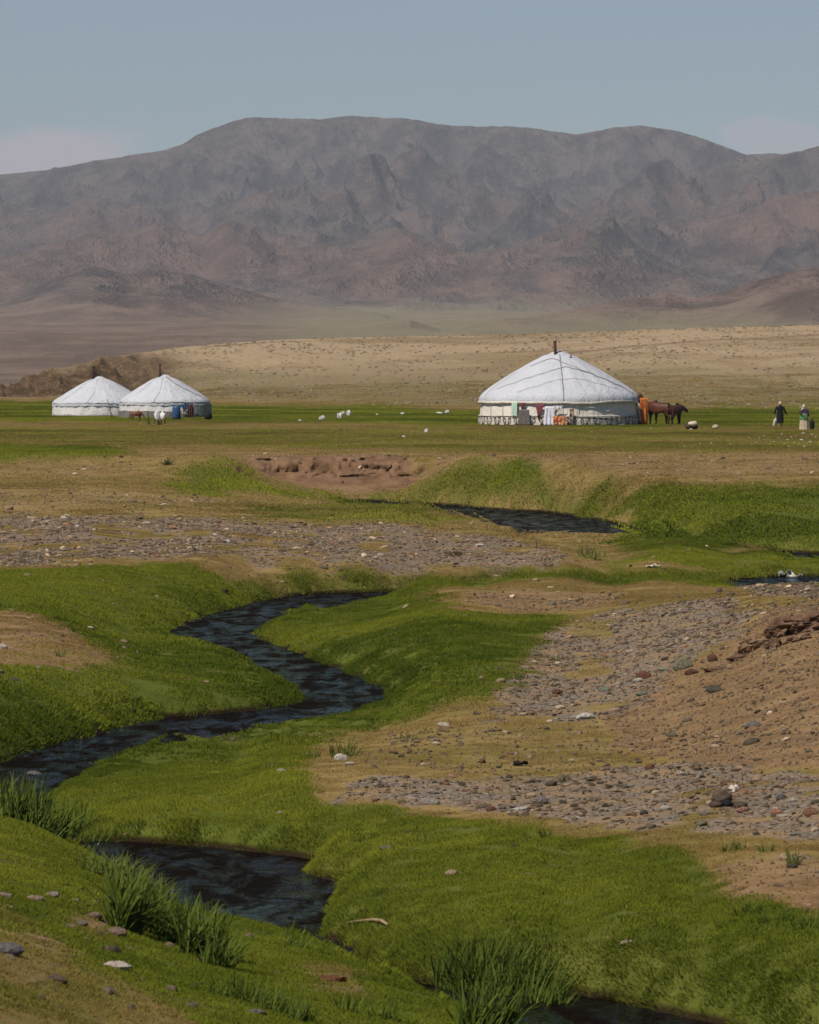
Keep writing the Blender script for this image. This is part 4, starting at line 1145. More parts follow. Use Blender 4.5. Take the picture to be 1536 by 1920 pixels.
# ------------------------------------------------------------------ camp objects: helpers
def mesh_from(name, vs_, fs, smooth=True):
    me = bpy.data.meshes.new(name); me.from_pydata([tuple(v) for v in vs_], [], fs)
    if smooth: me.polygons.foreach_set('use_smooth', [True] * len(me.polygons))
    me.update(); return me
def empty(name, loc, label, cat, group=None, rz=0):
    o = bpy.data.objects.new(name, None); col.objects.link(o); o.location = loc; o.rotation_euler = (0, 0, rz)
    o['label'] = label; o['category'] = cat
    if group: o['group'] = group
    return o
def tube_mesh(name, pts, rad, sides=6, closed=False):
    vs_ = []; fs = []; n = len(pts)
    pts = [Vector(p) for p in pts]
    for i, p in enumerate(pts):
        d = (pts[min(i + 1, n - 1)] - pts[max(i - 1, 0)]).normalized()
        u = d.cross(Vector((0, 0, 1)));
        if u.length < .1: u = d.cross(Vector((0, 1, 0)))
        u.normalize(); v = d.cross(u)
        rr = rad[i] if isinstance(rad, (list, tuple)) else rad
        for k in range(sides):
            t_ = 2 * PI * k / sides
            vs_.append(p + (u * math.cos(t_) + v * math.sin(t_)) * rr)
    for i in range(n - 1):
        for k in range(sides):
            a_ = i * sides + k; b_ = i * sides + (k + 1) % sides
            fs.append((a_, b_, b_ + sides, a_ + sides))
    fs.append(tuple(range(sides))[::-1]); fs.append(tuple((n - 1) * sides + k for k in range(sides)))
    return mesh_from(name, vs_, fs)
def lathe(name, prof, segs=96, disp=None, rx=1.0, ry=1.0, cap=True):
    """prof: (radius, z); disp(theta, i, r, z) -> (dr, dz)"""
    vs_ = []; fs = []
    for i, (r, z) in enumerate(prof):
        for k in range(segs):
            th = 2 * PI * k / segs
            dr, dz = disp(th, i, r, z) if disp else (0, 0)
            vs_.append((math.sin(th) * (r + dr) * rx, -math.cos(th) * (r + dr) * ry, z + dz))
    for i in range(len(prof) - 1):
        for k in range(segs):
            a_ = i * segs + k; b_ = i * segs + (k + 1) % segs
            fs.append((a_, b_, b_ + segs, a_ + segs))
    if cap:
        fs.append(tuple((len(prof) - 1) * segs + k for k in range(segs)))
    return mesh_from(name, vs_, fs)
def interp_prof(pf, n):
    d = [0]
    for i in range(1, len(pf)): d.append(d[-1] + math.hypot(pf[i][0] - pf[i - 1][0], pf[i][1] - pf[i - 1][1]))
    t_ = np.linspace(0, d[-1], n)
    return list(zip(np.interp(t_, d, [p[0] for p in pf]), np.interp(t_, d, [p[1] for p in pf])))
def nz1(x, s_): return float(fbm(np.array([x]), np.array([s_ * 3.1]), 3, int(s_ * 7))[0])
def nz2(x, y, s_): return float(fbm(np.array([x]), np.array([y]), 3, s_)[0])
def Wz(py, y): return CAM_Z - (py - HOR) * y / FOC
def Wx(px, y): return (px - 768) * y / FOC

def canvas(name, c1, c2, dirt_c=(.30, .26, .20), zlo=None):
    n = NT(name); v = n.obj()
    a_ = n.noise(1.1, 5, .65, v); b_ = n.noise(7, 4, .6, n.scale(v, (1, 1, .35)))
    cc = n.mix(n.mapr(a_, .35, .68), c2, c1)
    cc = n.mix(n.mapr(b_, .55, .8, 0, .5), cc, dirt_c)
    if zlo is not None:
        z_ = n.n('ShaderNodeSeparateXYZ'); n.l(v, z_.inputs[0])
        f_ = n.mapr(n.math('ADD', z_.outputs['Z'], n.math('MULTIPLY', n.math('SUBTRACT', b_, .5), .35)), zlo[0], zlo[1], .65, 0)
        cc = n.mix(f_, cc, dirt_c)
    n.color(cc); n.bs.inputs['Roughness'].default_value = .75; n.bs.inputs['Specular IOR Level'].default_value = .25
    n.bump(n.noise(5, 5, .7, n.scale(v, (1, 1, .4))), .09)
    return n.m
M_ROOF = canvas('white_canvas', (.49, .51, .58), (.44, .46, .52), (.36, .34, .31))
M_WALL = canvas('wall_canvas', (.70, .66, .61), (.64, .60, .55), (.45, .40, .34), (0, .35))
M_WALLG = canvas('grey_tarp', (.20, .19, .17), (.15, .14, .125), (.11, .10, .08))
M_WALL2 = canvas('pale_wall_canvas', (.62, .62, .63), (.56, .55, .55), (.35, .30, .24), (0, .25))
M_BAND = canvas('felt_band', (.64, .60, .54), (.55, .51, .45), (.42, .35, .27))
M_ROPE = simple('hair_rope', (.24, .21, .19), scale=30)
M_ROPE2 = simple('pale_rope', (.38, .36, .33), scale=30)
M_RUST = simple('rusty_iron', (.085, .040, .028), (.045, .025, .02), scale=14, rough=.8)
M_SCROLL = simple('dark_felt', (.035, .026, .024), scale=20)

def ger(name, px, R, yc_, zb, wall_h, roof_pf, seed, label, wallmat, wr=1.0, segs=128):
    x = Wx(px, yc_)
    root = empty(name, (x, yc_, zb), label, 'yurt')
    def wdisp(th, i, r, z):
        f = z / wall_h
        d = .03 * nz2(th * 4, z * 1.2, seed) + .02 * math.cos(th * 22 + seed) * math.sin(f * PI)
        return d * wr, .02 * nz1(th * 3, seed + 1) if f > .9 else 0
    wp = [(R * (1.02 - .02 * k / 10), wall_h * k / 10) for k in range(11)]
    new_obj('wall_cover', lathe('wall_cover', wp, segs, wdisp, cap=False), root, wallmat)
    rp = interp_prof(roof_pf, 34)
    def rdisp(th, i, r, z):
        f = i / 33
        pole = .022 * math.cos(th * 28) * math.sin(min(1, f * 1.2) * PI) * (r / R)
        big = .05 * nz2(th * 2.2, f * 3, seed + 3) * (r / R)
        wr_ = .028 * nz2(th * 9 + f * 2, f * 4, seed + 5) * (.3 + r / R)
        hem = (.05 * nz1(th * 3.5, seed + 9) + .018 * math.cos(th * 31)) if i < 2 else 0
        return big * .5 + (.02 * math.cos(th * 28) if i < 3 else 0), pole + big + wr_ + hem
    new_obj('roof_cover', lathe('roof_cover', rp, segs, rdisp), root, M_ROOF)
    def onroof(th, f, lift=.035):
        q = f * 33; i = int(min(q, 32)); t_ = q - i
        r = rp[i][0] * (1 - t_) + rp[i + 1][0] * t_; z = rp[i][1] * (1 - t_) + rp[i + 1][1] * t_
        dr, dz = rdisp(th, i, r, z)
        return Vector((math.sin(th) * (r + dr), -math.cos(th) * (r + dr), z + dz)) + Vector((math.sin(th) * .5, -math.cos(th) * .5, .85)) * lift
    return root, onroof, wdisp
def rope(root, f, n=24, rad=.016, mat=None, name='rope'):
    return new_obj(name, tube_mesh(name, [f(i / n) for i in range(n + 1)], rad, 5), root, mat or M_ROPE)

# the large decorated tent
D1 = 277.0; G1x = 1048.0; ZB1 = Zat(Wx(1050, 273), 273) - .02
R1 = 146 / FOC * D1
big_pf = [(R1 * 1.025, 1.20), (R1 * 1.03, 1.42), (R1 * .995, 1.68), (R1 * .90, 2.0), (R1 * .74, 2.45), (R1 * .56, 2.90), (R1 * .40, 3.28), (R1 * .27, 3.58), (R1 * .20, 3.75), (R1 * .12, 3.82), (R1 * .03, 3.82)]
gr, onr, wdp = ger('felt_tent', G1x, R1, D1, ZB1, 1.36, big_pf, 3, 'largest white round felt tent with scroll-patterned band and rusty stovepipe', M_WALL)
# hanging lower edge of the roof cover, rolled and dirty
vs_ = []; fs = []
for k in range(160):
    th = -1.75 + 3.5 * k / 159
    sag = .05 * nz1(th * 3, 8) + (.10 * sst(.3, 1.2, th) * math.sin((th - .3) * 3))
    for (dr, dz) in [(.05, 1.30), (.085, 1.24), (.07, 1.17), (.02, 1.15)]:
        r = R1 * 1.02 + dr + .02 * nz1(th * 9, 4); z = dz + sag
        vs_.append((math.sin(th) * r, -math.cos(th) * r, z))
    if k:
        b = (k - 1) * 4
        for j in range(3): fs.append((b + j, b + 4 + j, b + 5 + j, b + 1 + j))
new_obj('roof_hem', mesh_from('roof_hem', vs_, fs), gr, M_BAND)
# band round the foot with felt scrolls
def banddisp(th, i, r, z): return .02 * nz2(th * 6, z * 2, 31), (.03 * nz1(th * 4, 13) if i > 4 else 0)
new_obj('patterned_band', lathe('patterned_band', [(R1 * 1.02 + .05, .0), (R1 * 1.02 + .07, .1), (R1 * 1.02 + .065, .25), (R1 * 1.02 + .06, .4), (R1 * 1.02 + .05, .5), (R1 * 1.02 + .045, .53), (R1 * 1.02, .54)], 128, banddisp, cap=False), gr, M_BAND)
rope(gr, lambda t_: Vector((math.sin(-1.9 + 3.8 * t_) * (R1 * 1.02 + .09), -math.cos(-1.9 + 3.8 * t_) * (R1 * 1.02 + .09), .50 + .03 * nz1(t_ * 12, 5))), 90, .018, name='band_rope')
RB = R1 * 1.02 + .105
def scroll_mesh(mir):
    pts = []
    for i in range(17):        # a coil and its stem
        t_ = i / 16; an = PI * .5 + t_ * 2.1 * PI; rr = .028 + .115 * t_
        pts.append((mir * math.cos(an) * rr, .26 + math.sin(an) * rr))
    pts += [(mir * -.06, .40), (mir * .06, .43), (mir * .16, .42)]
    vs2 = []; fs2 = []
    for i, (u, v) in enumerate(pts):
        p0 = pts[max(i - 1, 0)]; p1 = pts[min(i + 1, len(pts) - 1)]
        dx, dy = p1[0] - p0[0], p1[1] - p0[1]; l_ = math.hypot(dx, dy) + 1e-6
        nx, ny = -dy / l_ * .019, dx / l_ * .019
        for s_ in (-1, 1):
            uu, vv = u + nx * s_, v + ny * s_
            vs2.append((math.sin(uu / RB) * RB, -math.cos(uu / RB) * RB, vv))
        if i: b = (i - 1) * 2; fs2.append((b, b + 1, b + 3, b + 2))
    b = len(vs2)                # the dark wedge between two coils at the foot
    for uu, vv in [(-mir * .17, .02), (mir * .10, .02), (-mir * .04, .16)]:
        vs2.append((math.sin(uu / RB) * RB, -math.cos(uu / RB) * RB, vv))
    fs2.append((b, b + 1, b + 2))
    me = mesh_from('scroll', vs2, fs2, False); me.materials.append(M_SCROLL); return me
scm = [scroll_mesh(1), scroll_mesh(-1)]
step = .37 / RB
nk = int(1.62 / step)
for k in range(-nk, nk + 1):
    o = bpy.data.objects.new('scroll', scm[k % 2]); col.objects.link(o); o.parent = gr
    o.rotation_euler = (0, 0, (k + (.12 if k % 2 else -.12)) * step); o.location = (0, 0, .02 * math.sin(k * 1.7))
# ropes over the roof and walls
def lerp(a_, b_, t_): return a_ + (b_ - a_) * t_
def arc(th0, f0, th1, f1, bow): return lambda t_: onr(lerp(th0, th1, t_), min(.98, lerp(f0, f1, t_) + bow * math.sin(t_ * PI)))
rope(gr, arc(-1.05, .18, .12, .62, .04), rad=.014, mat=M_ROPE2)
rope(gr, arc(.12, .62, 1.25, .10, .10), rad=.016)
rope(gr, arc(-.95, .62, .02, .74, .10), rad=.014)
rope(gr, arc(.02, .74, 1.15, .20, .06), rad=.014, mat=M_ROPE2)
rope(gr, arc(-.6, .12, .9, .18, .22), rad=.010, mat=M_ROPE2)
rope(gr, arc(.03, .96, .03, .02, 0), rad=.018)
rope(gr, arc(.28, .40, .34, .02, 0), rad=.010, mat=M_ROPE2)
rope(gr, arc(-1.2, .5, -1.2, .02, 0), rad=.010, mat=M_ROPE2)
for th in (.20, -1.03, -.80, .0):
    rope(gr, lambda t_, th=th: Vector((math.sin(th) * (R1 * 1.02 + .05), -math.cos(th) * (R1 * 1.02 + .05), 1.3 - .8 * t_)), 6, .012, M_ROPE2, 'wall_rope')
# crown cloth, its lifting poles and the stovepipe
cv_ = []
def crown(root, r, z0, h, th0, mat, name='crown_cover'):
    vs2 = []; fs2 = []; n_ = 9
    for j in range(n_):
        for i in range(n_):
            u = (i / (n_ - 1) - .5) * 2; v = (j / (n_ - 1) - .5) * 2
            z = z0 + h * (1 - .55 * (u * u + v * v)) + .04 * nz2(u * 2 + th0, v * 2, 61)
            q = Vector((u * r, v * r, z)); q.rotate(Matrix.Rotation(th0, 3, 'Z')); vs2.append(q)
    for j in range(n_ - 1):
        for i in range(n_ - 1):
            a_ = j * n_ + i; fs2.append((a_, a_ + 1, a_ + n_ + 1, a_ + n_))
    o = new_obj(name, mesh_from(name, vs2, fs2), root, mat); m_ = o.modifiers.new('thick', 'SOLIDIFY'); m_.thickness = .03
    return o
crown(gr, .66, 3.58, .42, .7, M_ROOF)
new_obj('crown_pole', tube_mesh('crown_pole', [(.40, -1.0, 3.30), (.62, -.85, 3.72), (.66, -.8, 3.78)], .03), gr, M_RUST)
new_obj('crown_pole', tube_mesh('crown_pole', [(.62, -.85, 3.66), (1.0, -.6, 3.50), (1.15, -.5, 3.46)], .022), gr, simple('wood_pole', (.22, .14, .09)))
def stovepipe(root, x, y, z0, z1, rad, lean=0):
    p_ = new_obj('stovepipe', tube_mesh('stovepipe', [(x, y, z0), (x + lean * .5, y, (z0 + z1) / 2), (x + lean, y, z1)], rad, 10), root, M_RUST)
    for zz in (z0 + .25, z1 - .04):
        c_ = new_obj('pipe_ring', tube_mesh('pipe_ring', [(x + lean * .4 if zz > z0 + .3 else x, y, zz), (x + lean * (1.0 if zz > z0 + .3 else .1), y, zz + .05)], rad * 1.25, 10), root, M_RUST)
        c_.parent = p_
    return p_
zt = lambda py, y: Wz(py, y)
stovepipe(gr, Wx(1042, D1) - gr.location.x, -.5, Wz(680, D1) - ZB1, Wz(640, D1) - ZB1, .085, -.06)
# door end on the right: dark frame seen from the side
dth = 1.50
dx0 = Wx(1199, D1) - gr.location.x
def boxm(name, sx, sy, sz, c, bev=.01):
    bm = bmesh.new(); bmesh.ops.create_cube(bm, size=1)
    for v in bm.verts: v.co = Vector((v.co.x * sx + c[0], v.co.y * sy + c[1], v.co.z * sz + c[2]))
    if bev: bmesh.ops.bevel(bm, geom=bm.edges[:], offset=bev, segments=1, affect='EDGES')
    me = bpy.data.meshes.new(name); bm.to_mesh(me); bm.free(); return me
M_DOOR = simple('dark_red_wood', (.090, .038, .024), scale=10)
door = new_obj('door_frame', boxm('door_frame', .16, .9, 1.62, (dx0 + .03, -.2, .81)), gr, M_DOOR)
lint = new_obj('lintel', tube_mesh('lintel', [(dx0 - .05, -.66, 1.72), (dx0 + .10, -.66, 1.60), (dx0 + .16, -.66, 1.35)], .05), gr, M_DOOR); lint.parent = door

# ---- cloth sheets: x to the right, z up, hanging folds in y
def sheet(w0, w1, h, fold=.03, nf=3, seed=0, jag=0.0, nx=14, nz_=12, thick=.012, shape=None, name='cloth'):
    vs2 = []; fs2 = []
    for j in range(nz_ + 1):
        t_ = j / nz_
        for i in range(nx + 1):
            u = i / nx - .5; wd = lerp(w0, w1, t_)
            x_ = u * wd + .03 * w0 * nz2(u * 3, t_ * 3, seed)
            z_ = h * t_ + jag * h * nz1(u * 6, seed + 2) * (1 - t_) * 1.0
            if shape: x_, z_ = shape(u, t_, x_, z_)
            y_ = fold * math.sin(u * nf * 2 * PI + seed) * (1.1 - t_) + fold * .6 * nz2(u * 4, t_ * 2, seed + 4)
            vs2.append((x_, y_, z_))
    for j in range(nz_):
        for i in range(nx):
            a_ = j * (nx + 1) + i; fs2.append((a_, a_ + 1, a_ + nx + 2, a_ + nx + 1))
    return mesh_from(name, vs2, fs2)
def hang(name, cat, label, px0, px1, pyt, pyb, root, R, D, mat, seed, off=.16, group=None, **kw):
    """a cloth hanging on a tent wall at the photo columns px0..px1"""
    cx = (px0 + px1) / 2
    sx_ = (Wx(cx, D) - root.location.x) / (R + off)
    sx_ = max(-.985, min(.985, sx_)); th = math.asin(sx_)
    x_ = root.location.x + math.sin(th) * (R + off); y_ = root.location.y - math.cos(th) * (R + off)
    z0_, z1_ = Wz(pyb, y_), Wz(pyt, y_)
    wd = (px1 - px0) * y_ / FOC / max(math.cos(th), .35)
    w1_ = kw.pop('top', 1.0)
    z0_ = max(z0_, Zat(x_, y_) + .01)
    o = new_obj(name, sheet(wd, wd * w1_, z1_ - z0_, seed=seed, name=name, **kw), None, mat)
    sm = o.modifiers.new('thick', 'SOLIDIFY'); sm.thickness = .015
    o.location = (x_, y_, z0_); o.rotation_euler = (0, 0, th)
    o['label'] = label; o['category'] = cat
    if group: o['group'] = group
    return o
def clothmat(name, c1, c2, sc=9, c3=None):
    n = NT(name); v = n.obj(); vo = n.n('ShaderNodeTexVoronoi'); vo.inputs['Scale'].default_value = sc; n.l(v, vo.inputs['Vector'])
    cs = n.n('ShaderNodeSeparateColor'); n.l(vo.outputs['Color'], cs.inputs[0])
    cc = n.mix(n.mapr(cs.outputs[0], .45, .55), c1, c2)
    if c3: cc = n.mix(n.mapr(cs.outputs[1], .7, .75), cc, c3)
    n.color(cc); n.bump(n.noise(8, 3, .6, v), .02); return n.m
RG = R1 * 1.02
hang('rug', 'rug', 'dark grey rug leaning upright against the wall of the largest tent', 968, 991, 768, 799, gr, RG, D1, clothmat('grey_rug', (.085, .078, .08), (.13, .12, .12), 25), 3, off=.22, top=.82, fold=.012, nf=1)
hang('white_cloth', 'cloth', 'long white lace cloth hanging from roof edge to ground of the largest tent', 1015, 1038, 762, 800, gr, RG, D1, clothmat('lace', (.66, .66, .76), (.56, .56, .66), 14), 5, off=.24, top=.75, fold=.05, nf=3)
hang('white_cloth', 'cloth', 'white cloth corner draped under the roof edge beside the long lace cloth', 1034, 1052, 761, 773, gr, RG, D1, clothmat('lace2', (.64, .64, .70), (.56, .55, .60), 14), 6, off=.21, shape=lambda u, t_, x_, z_: (x_, z_ if t_ > .9 else z_ + (u + .5) * .28 * (1 - t_)))
hang('mint_cloth', 'cloth', 'pale mint green cloth hanging on the left wall of the largest tent', 957, 967, 754, 781, gr, RG, D1, clothmat('mint', (.42, .56, .48), (.36, .52, .44), 8), 7, off=.12, nf=1)
tri = lambda u, t_, x_, z_: (x_ * (0.15 + .95 * t_) - .06 * (1 - t_), z_)
hang('red_drape', 'drape', 'narrow dark red drape tapering down above the grey rug', 974, 982, 755, 768, gr, RG, D1, clothmat('wine', (.17, .045, .06), (.13, .035, .045), 12), 8, off=.13, shape=tri)
hang('red_drape', 'drape', 'wider wine red drape tapering down left of the lace cloth', 1000, 1018, 758, 785, gr, RG, D1, clothmat('wine2', (.22, .06, .085), (.16, .04, .055), 12), 9, off=.13, shape=lambda u, t_, x_, z_: (x_ * (0.08 + .95 * t_ ** 1.4) - .10 * (1 - t_), z_))
hang('floral_cloth', 'cloth', 'red and orange floral cloth bunched low on the largest tent', 1032, 1057, 780, 799, gr, RG, D1, clothmat('floral', (.36, .045, .025), (.48, .22, .08), 10, (.50, .38, .26)), 10, off=.26, jag=.25, fold=.07, nf=4)
hang('brown_strap_cloth', 'cloth', 'dark brown patterned strip arching above the floral cloth', 1030, 1045, 765, 783, gr, RG, D1, clothmat('brownstrip', (.13, .065, .05), (.30, .22, .17), 16), 11, off=.20, shape=lambda u, t_, x_, z_: (x_ * .35 + .28 * (t_ - .5), z_))
hang('rag_strip', 'rag', 'twisted brown and white rag strip hanging right of the floral cloth', 1063, 1071, 765, 800, gr, RG, D1, clothmat('rag', (.16, .07, .055), (.40, .32, .24), 10), 12, off=.2, fold=.05)
hang('white_sack', 'sack', 'small white folded sack at the foot of the patterned band', 1155, 1167, 796, 801, gr, RG, D1, clothmat('sackw', (.58, .54, .50), (.50, .45, .40), 10), 13, off=.22, fold=.05)
# orange door flap and white strap at the right end
yo = D1 - 1.0
oc = new_obj('orange_cloth', sheet(.42, .46, Wz(746, yo) - ZB1 - .02, seed=15, fold=.05, nf=2, name='orange_cloth'), None, clothmat('orange', (.40, .095, .022), (.46, .15, .035), 5))
oc.modifiers.new('thick', 'SOLIDIFY').thickness = .02
oc.location = (Wx(1208, yo), yo, ZB1 + .02); oc.rotation_euler = (0, 0, .3)
oc['label'] = 'bright orange cloth hanging over the door end of the largest tent'; oc['category'] = 'cloth'
st = new_obj('white_strap', sheet(.07, .09, 1.0, seed=16, fold=.03, nf=1, nx=4, name='white_strap'), None, clothmat('strapw', (.52, .46, .38), (.42, .36, .28), 10))
st.modifiers.new('thick', 'SOLIDIFY').thickness = .01
st.location = (Wx(1201, yo - .2), yo - .25, Wz(791, yo)); st.rotation_euler = (0, -.10, 0)
st['label'] = 'thin pale strap dangling in front of the orange cloth'; st['category'] = 'strap'

# the two tents on the left
def small_ger(px, D, rpx, pyb, pyw, pyt, seed, label, wallmat, front):
    R = rpx / FOC * D; zb = Zat(Wx(px, front), front) - .03
    wh = Wz(pyw, front) - zb; H = Wz(pyt, D) - zb
    pf = [(R * 1.015, wh - .10), (R * 1.02, wh + .06), (R * .985, wh + .24), (R * .84, wh + (H - wh) * .30), (R * .62, wh + (H - wh) * .53), (R * .42, wh + (H - wh) * .73), (R * .28, wh + (H - wh) * .86), (R * .15, H - .10), (R * .03, H - .06)]
    root, onr_, wd = ger('felt_tent', px, R, D, zb, wh + .02, pf, seed, label, wallmat, segs=96)
    crown(root, R * .155, H - .30, .36, .4 + seed, M_ROOF)
    rope(root, lambda t_: onr_(-1.5 + 3.0 * t_, .05, .02), 50, .022, M_ROPE2)
    for th in (-.9, -.2, .5, 1.1): rope(root, lambda t_, th=th: onr_(th + .1 * math.sin(t_ * 3), .05 + .85 * t_, .02), 16, .009, M_ROPE2)
    return root, R, zb, wh, onr_
g2, R2, zb2, wh2, on2 = small_ger(187, 322.0, 87, 783, 759, 707, 21, 'leftmost white felt tent standing behind its neighbour', M_WALL2, 319.3)
stovepipe(g2, Wx(175, 322) - g2.location.x, -.2, Wz(716, 322) - zb2, Wz(687, 322) - zb2, .075, -.03)
g3, R3, zb3, wh3, on3 = small_ger(309, 314.0, 84, 786, 757, 704, 27, 'white felt tent with grey wall foot and laundry, second from the left', M_WALL2, 311.3)
stovepipe(g3, Wx(301, 314) - g3.location.x, -.2, Wz(712, 314) - zb3, Wz(684, 314) - zb3, .07, -.05)
rope(g3, arc if False else (lambda t_: on3(.25 + 1.0 * t_, .92 - .8 * t_, .03)), 20, .014, M_RUST)
# grey tarp round the foot and the grey end wall on the right
def partial(th0, th1, zf0, zf1, R, root, mat, name, seed, off=.05):
    vs2 = []; fs2 = []; n_ = 60
    for k in range(n_ + 1):
        th = lerp(th0, th1, k / n_)
        for j in range(5):
            z = lerp(zf0, zf1(th), j / 4); r = R * 1.02 + off + .02 * nz2(th * 5, z * 2, seed)
            vs2.append((math.sin(th) * r, -math.cos(th) * r, z))
        if k:
            b = (k - 1) * 5
            for j in range(4): fs2.append((b + j, b + 5 + j, b + 6 + j, b + 1 + j))
    return new_obj(name, mesh_from(name, vs2, fs2), root, mat)
partial(-1.7, 1.7, 0, lambda th: .42 + .07 * nz1(th * 5, 5), R3, g3, M_WALLG, 'foot_tarp', 71)
partial(.95, 1.9, 0, lambda th: wh3 - .02, R3, g3, canvas('grey_end_tarp', (.26, .255, .225), (.18, .18, .155), (.10, .10, .08)), 'end_tarp', 72, .08)
partial(-1.7, 1.7, 0, lambda th: .13 + .05 * nz1(th * 5, 7), R2, g2, canvas('foot_cover2', (.30, .29, .26), (.22, .21, .18)), 'foot_tarp', 73)
hang('blue_jacket', 'garment', 'deep blue garment on the line at the right of the second tent', 346, 356, 758, 767, g3, R3 * 1.02, 314, clothmat('blue1', (.035, .085, .22), (.05, .11, .26), 9), 31, off=.2)
hang('patterned_cloth', 'cloth', 'dark maroon patterned cloth below and right of the blue garment', 355, 366, 759, 781, g3, R3 * 1.02, 314, clothmat('maroon', (.055, .022, .022), (.17, .08, .065), 12), 32, off=.22, jag=.2)
hang('white_shirt', 'garment', 'off-white garment hanging between maroon cloth and green cloth', 366, 374, 757, 777, g3, R3 * 1.02, 314, clothmat('shirtw', (.46, .45, .42), (.36, .35, .32), 10), 33, off=.22, jag=.2)
hang('green_cloth', 'cloth', 'grey-green cloth hanging at the right end of the second tent', 376, 384, 758, 779, g3, R3 * 1.02, 314, clothmat('greeng', (.30, .36, .30), (.20, .25, .20), 8), 34, off=.24, jag=.2)
hang('pale_cloth', 'cloth', 'small pale cloth under the blue garment', 345, 353, 766, 776, g3, R3 * 1.02, 314, clothmat('palec', (.50, .44, .42), (.36, .32, .30), 12), 35, off=.16, jag=.3)

def lump(name, px, py, wpx, hpx, mat, label, cat, seed, sub=3, amp=.16, depth=.8, group=None, yoff=0, lift=0, base=None, parent=None):
    p = base or P(px, py); p = Vector((p.x, p.y + yoff, p.z)); sc_ = p.y / FOC
    bm = bmesh.new(); bmesh.ops.create_icosphere(bm, subdivisions=sub, radius=.5)
    for v in bm.verts:
        c_ = v.co; k_ = 1 + amp * 2 * (nz2(c_.x * 3 + seed, c_.y * 3 + c_.z * 2, seed)) + amp * nz2(c_.z * 7, c_.x * 7 + c_.y * 5, seed + 2)
        v.co = Vector((c_.x * wpx * sc_ * k_, c_.y * wpx * sc_ * depth * k_, (max(c_.z, -.42) + .42) * hpx * sc_ * k_ / .92))
    me = bpy.data.meshes.new(name); bm.to_mesh(me); bm.free()
    me.polygons.foreach_set('use_smooth', [True] * len(me.polygons))
    o = new_obj(name, me, parent, mat); o.location = (p.x, p.y, p.z - .01 + lift)
    if parent is None:
        o['label'] = label; o['category'] = cat
        if group: o['group'] = group
    return o
M_WBAG = clothmat('white_plastic', (.52, .51, .50), (.36, .35, .34), 8)
M_DRUM = simple('blue_plastic', (.035, .085, .20), scale=8, rough=.4); M_BLACK = simple('black_cloth', (.010, .010, .012), scale=8)
# blue covered barrel
pd = P(331, 787); bd = empty('blue_barrel', pd, 'blue covered barrel standing in front of the second tent', 'barrel')
k_ = pd.y / FOC
new_obj('barrel_body', lathe('barrel_body', [(7.5 * k_, 3 * k_), (8.2 * k_, 5 * k_), (8 * k_, 15 * k_), (7.4 * k_, 22 * k_), (6.8 * k_, 25.5 * k_), (2 * k_, 26.5 * k_)], 18, lambda th, i, r, z: (.03 * nz1(th * 2, i), 0)), bd, M_DRUM)
new_obj('barrel_base', lathe('barrel_base', [(8 * k_, 0), (8.6 * k_, 1.5 * k_), (8 * k_, 4 * k_), (.1, 4.2 * k_)], 16), bd, M_BLACK)
lump('black_sack', 390, 787, 15, 15, M_BLACK, 'black lumpy sack on the ground at the right end of the second tent', 'sack', 41, yoff=0)
# small stand carrying two white cloths
ps = P(300, 794); sk = ps.y / FOC
stand = empty('low_table', ps, 'low dark-legged table in front of the second tent', 'table')
M_LEG = simple('dark_wood', (.05, .04, .028), scale=8)
new_obj('table_top', boxm('table_top', 22 * sk, .5, .05, (0, 0, 12 * sk)), stand, M_LEG)
for lx, ly in [(-9, -.2), (-3, -.22), (3, -.22), (9, -.2)]:
    new_obj('leg', tube_mesh('leg', [(lx * sk * 1.1, ly, 0), (lx * sk, ly * .8, 12 * sk)], .03, 5), stand, M_LEG)
MWC = clothmat('bright_white', (.62, .62, .64), (.52, .52, .54), 8)
for cx, lab in [(295, 'left bright white fleece draped over the low dark-legged table'), (306, 'right bright white fleece draped over the low dark-legged table')]:
    o = lump('white_fleece', cx, 790, 11, 17, MWC, lab, 'fleece', cx, amp=.2, base=Vector((Wx(cx, ps.y), ps.y - .2, ps.z + 7 * sk)))
    for lx in (-3.2, 3.2):
        f_ = lump('hanging_flap', cx + lx, 790, 4.4, 11, MWC, '', '', cx + 5, amp=.2, base=Vector((lx * sk, -.08 * 0, -5 * sk)), parent=o); f_.scale = (1, 1, 1)
        f_.location = (lx * sk, -.10, -6 * sk)
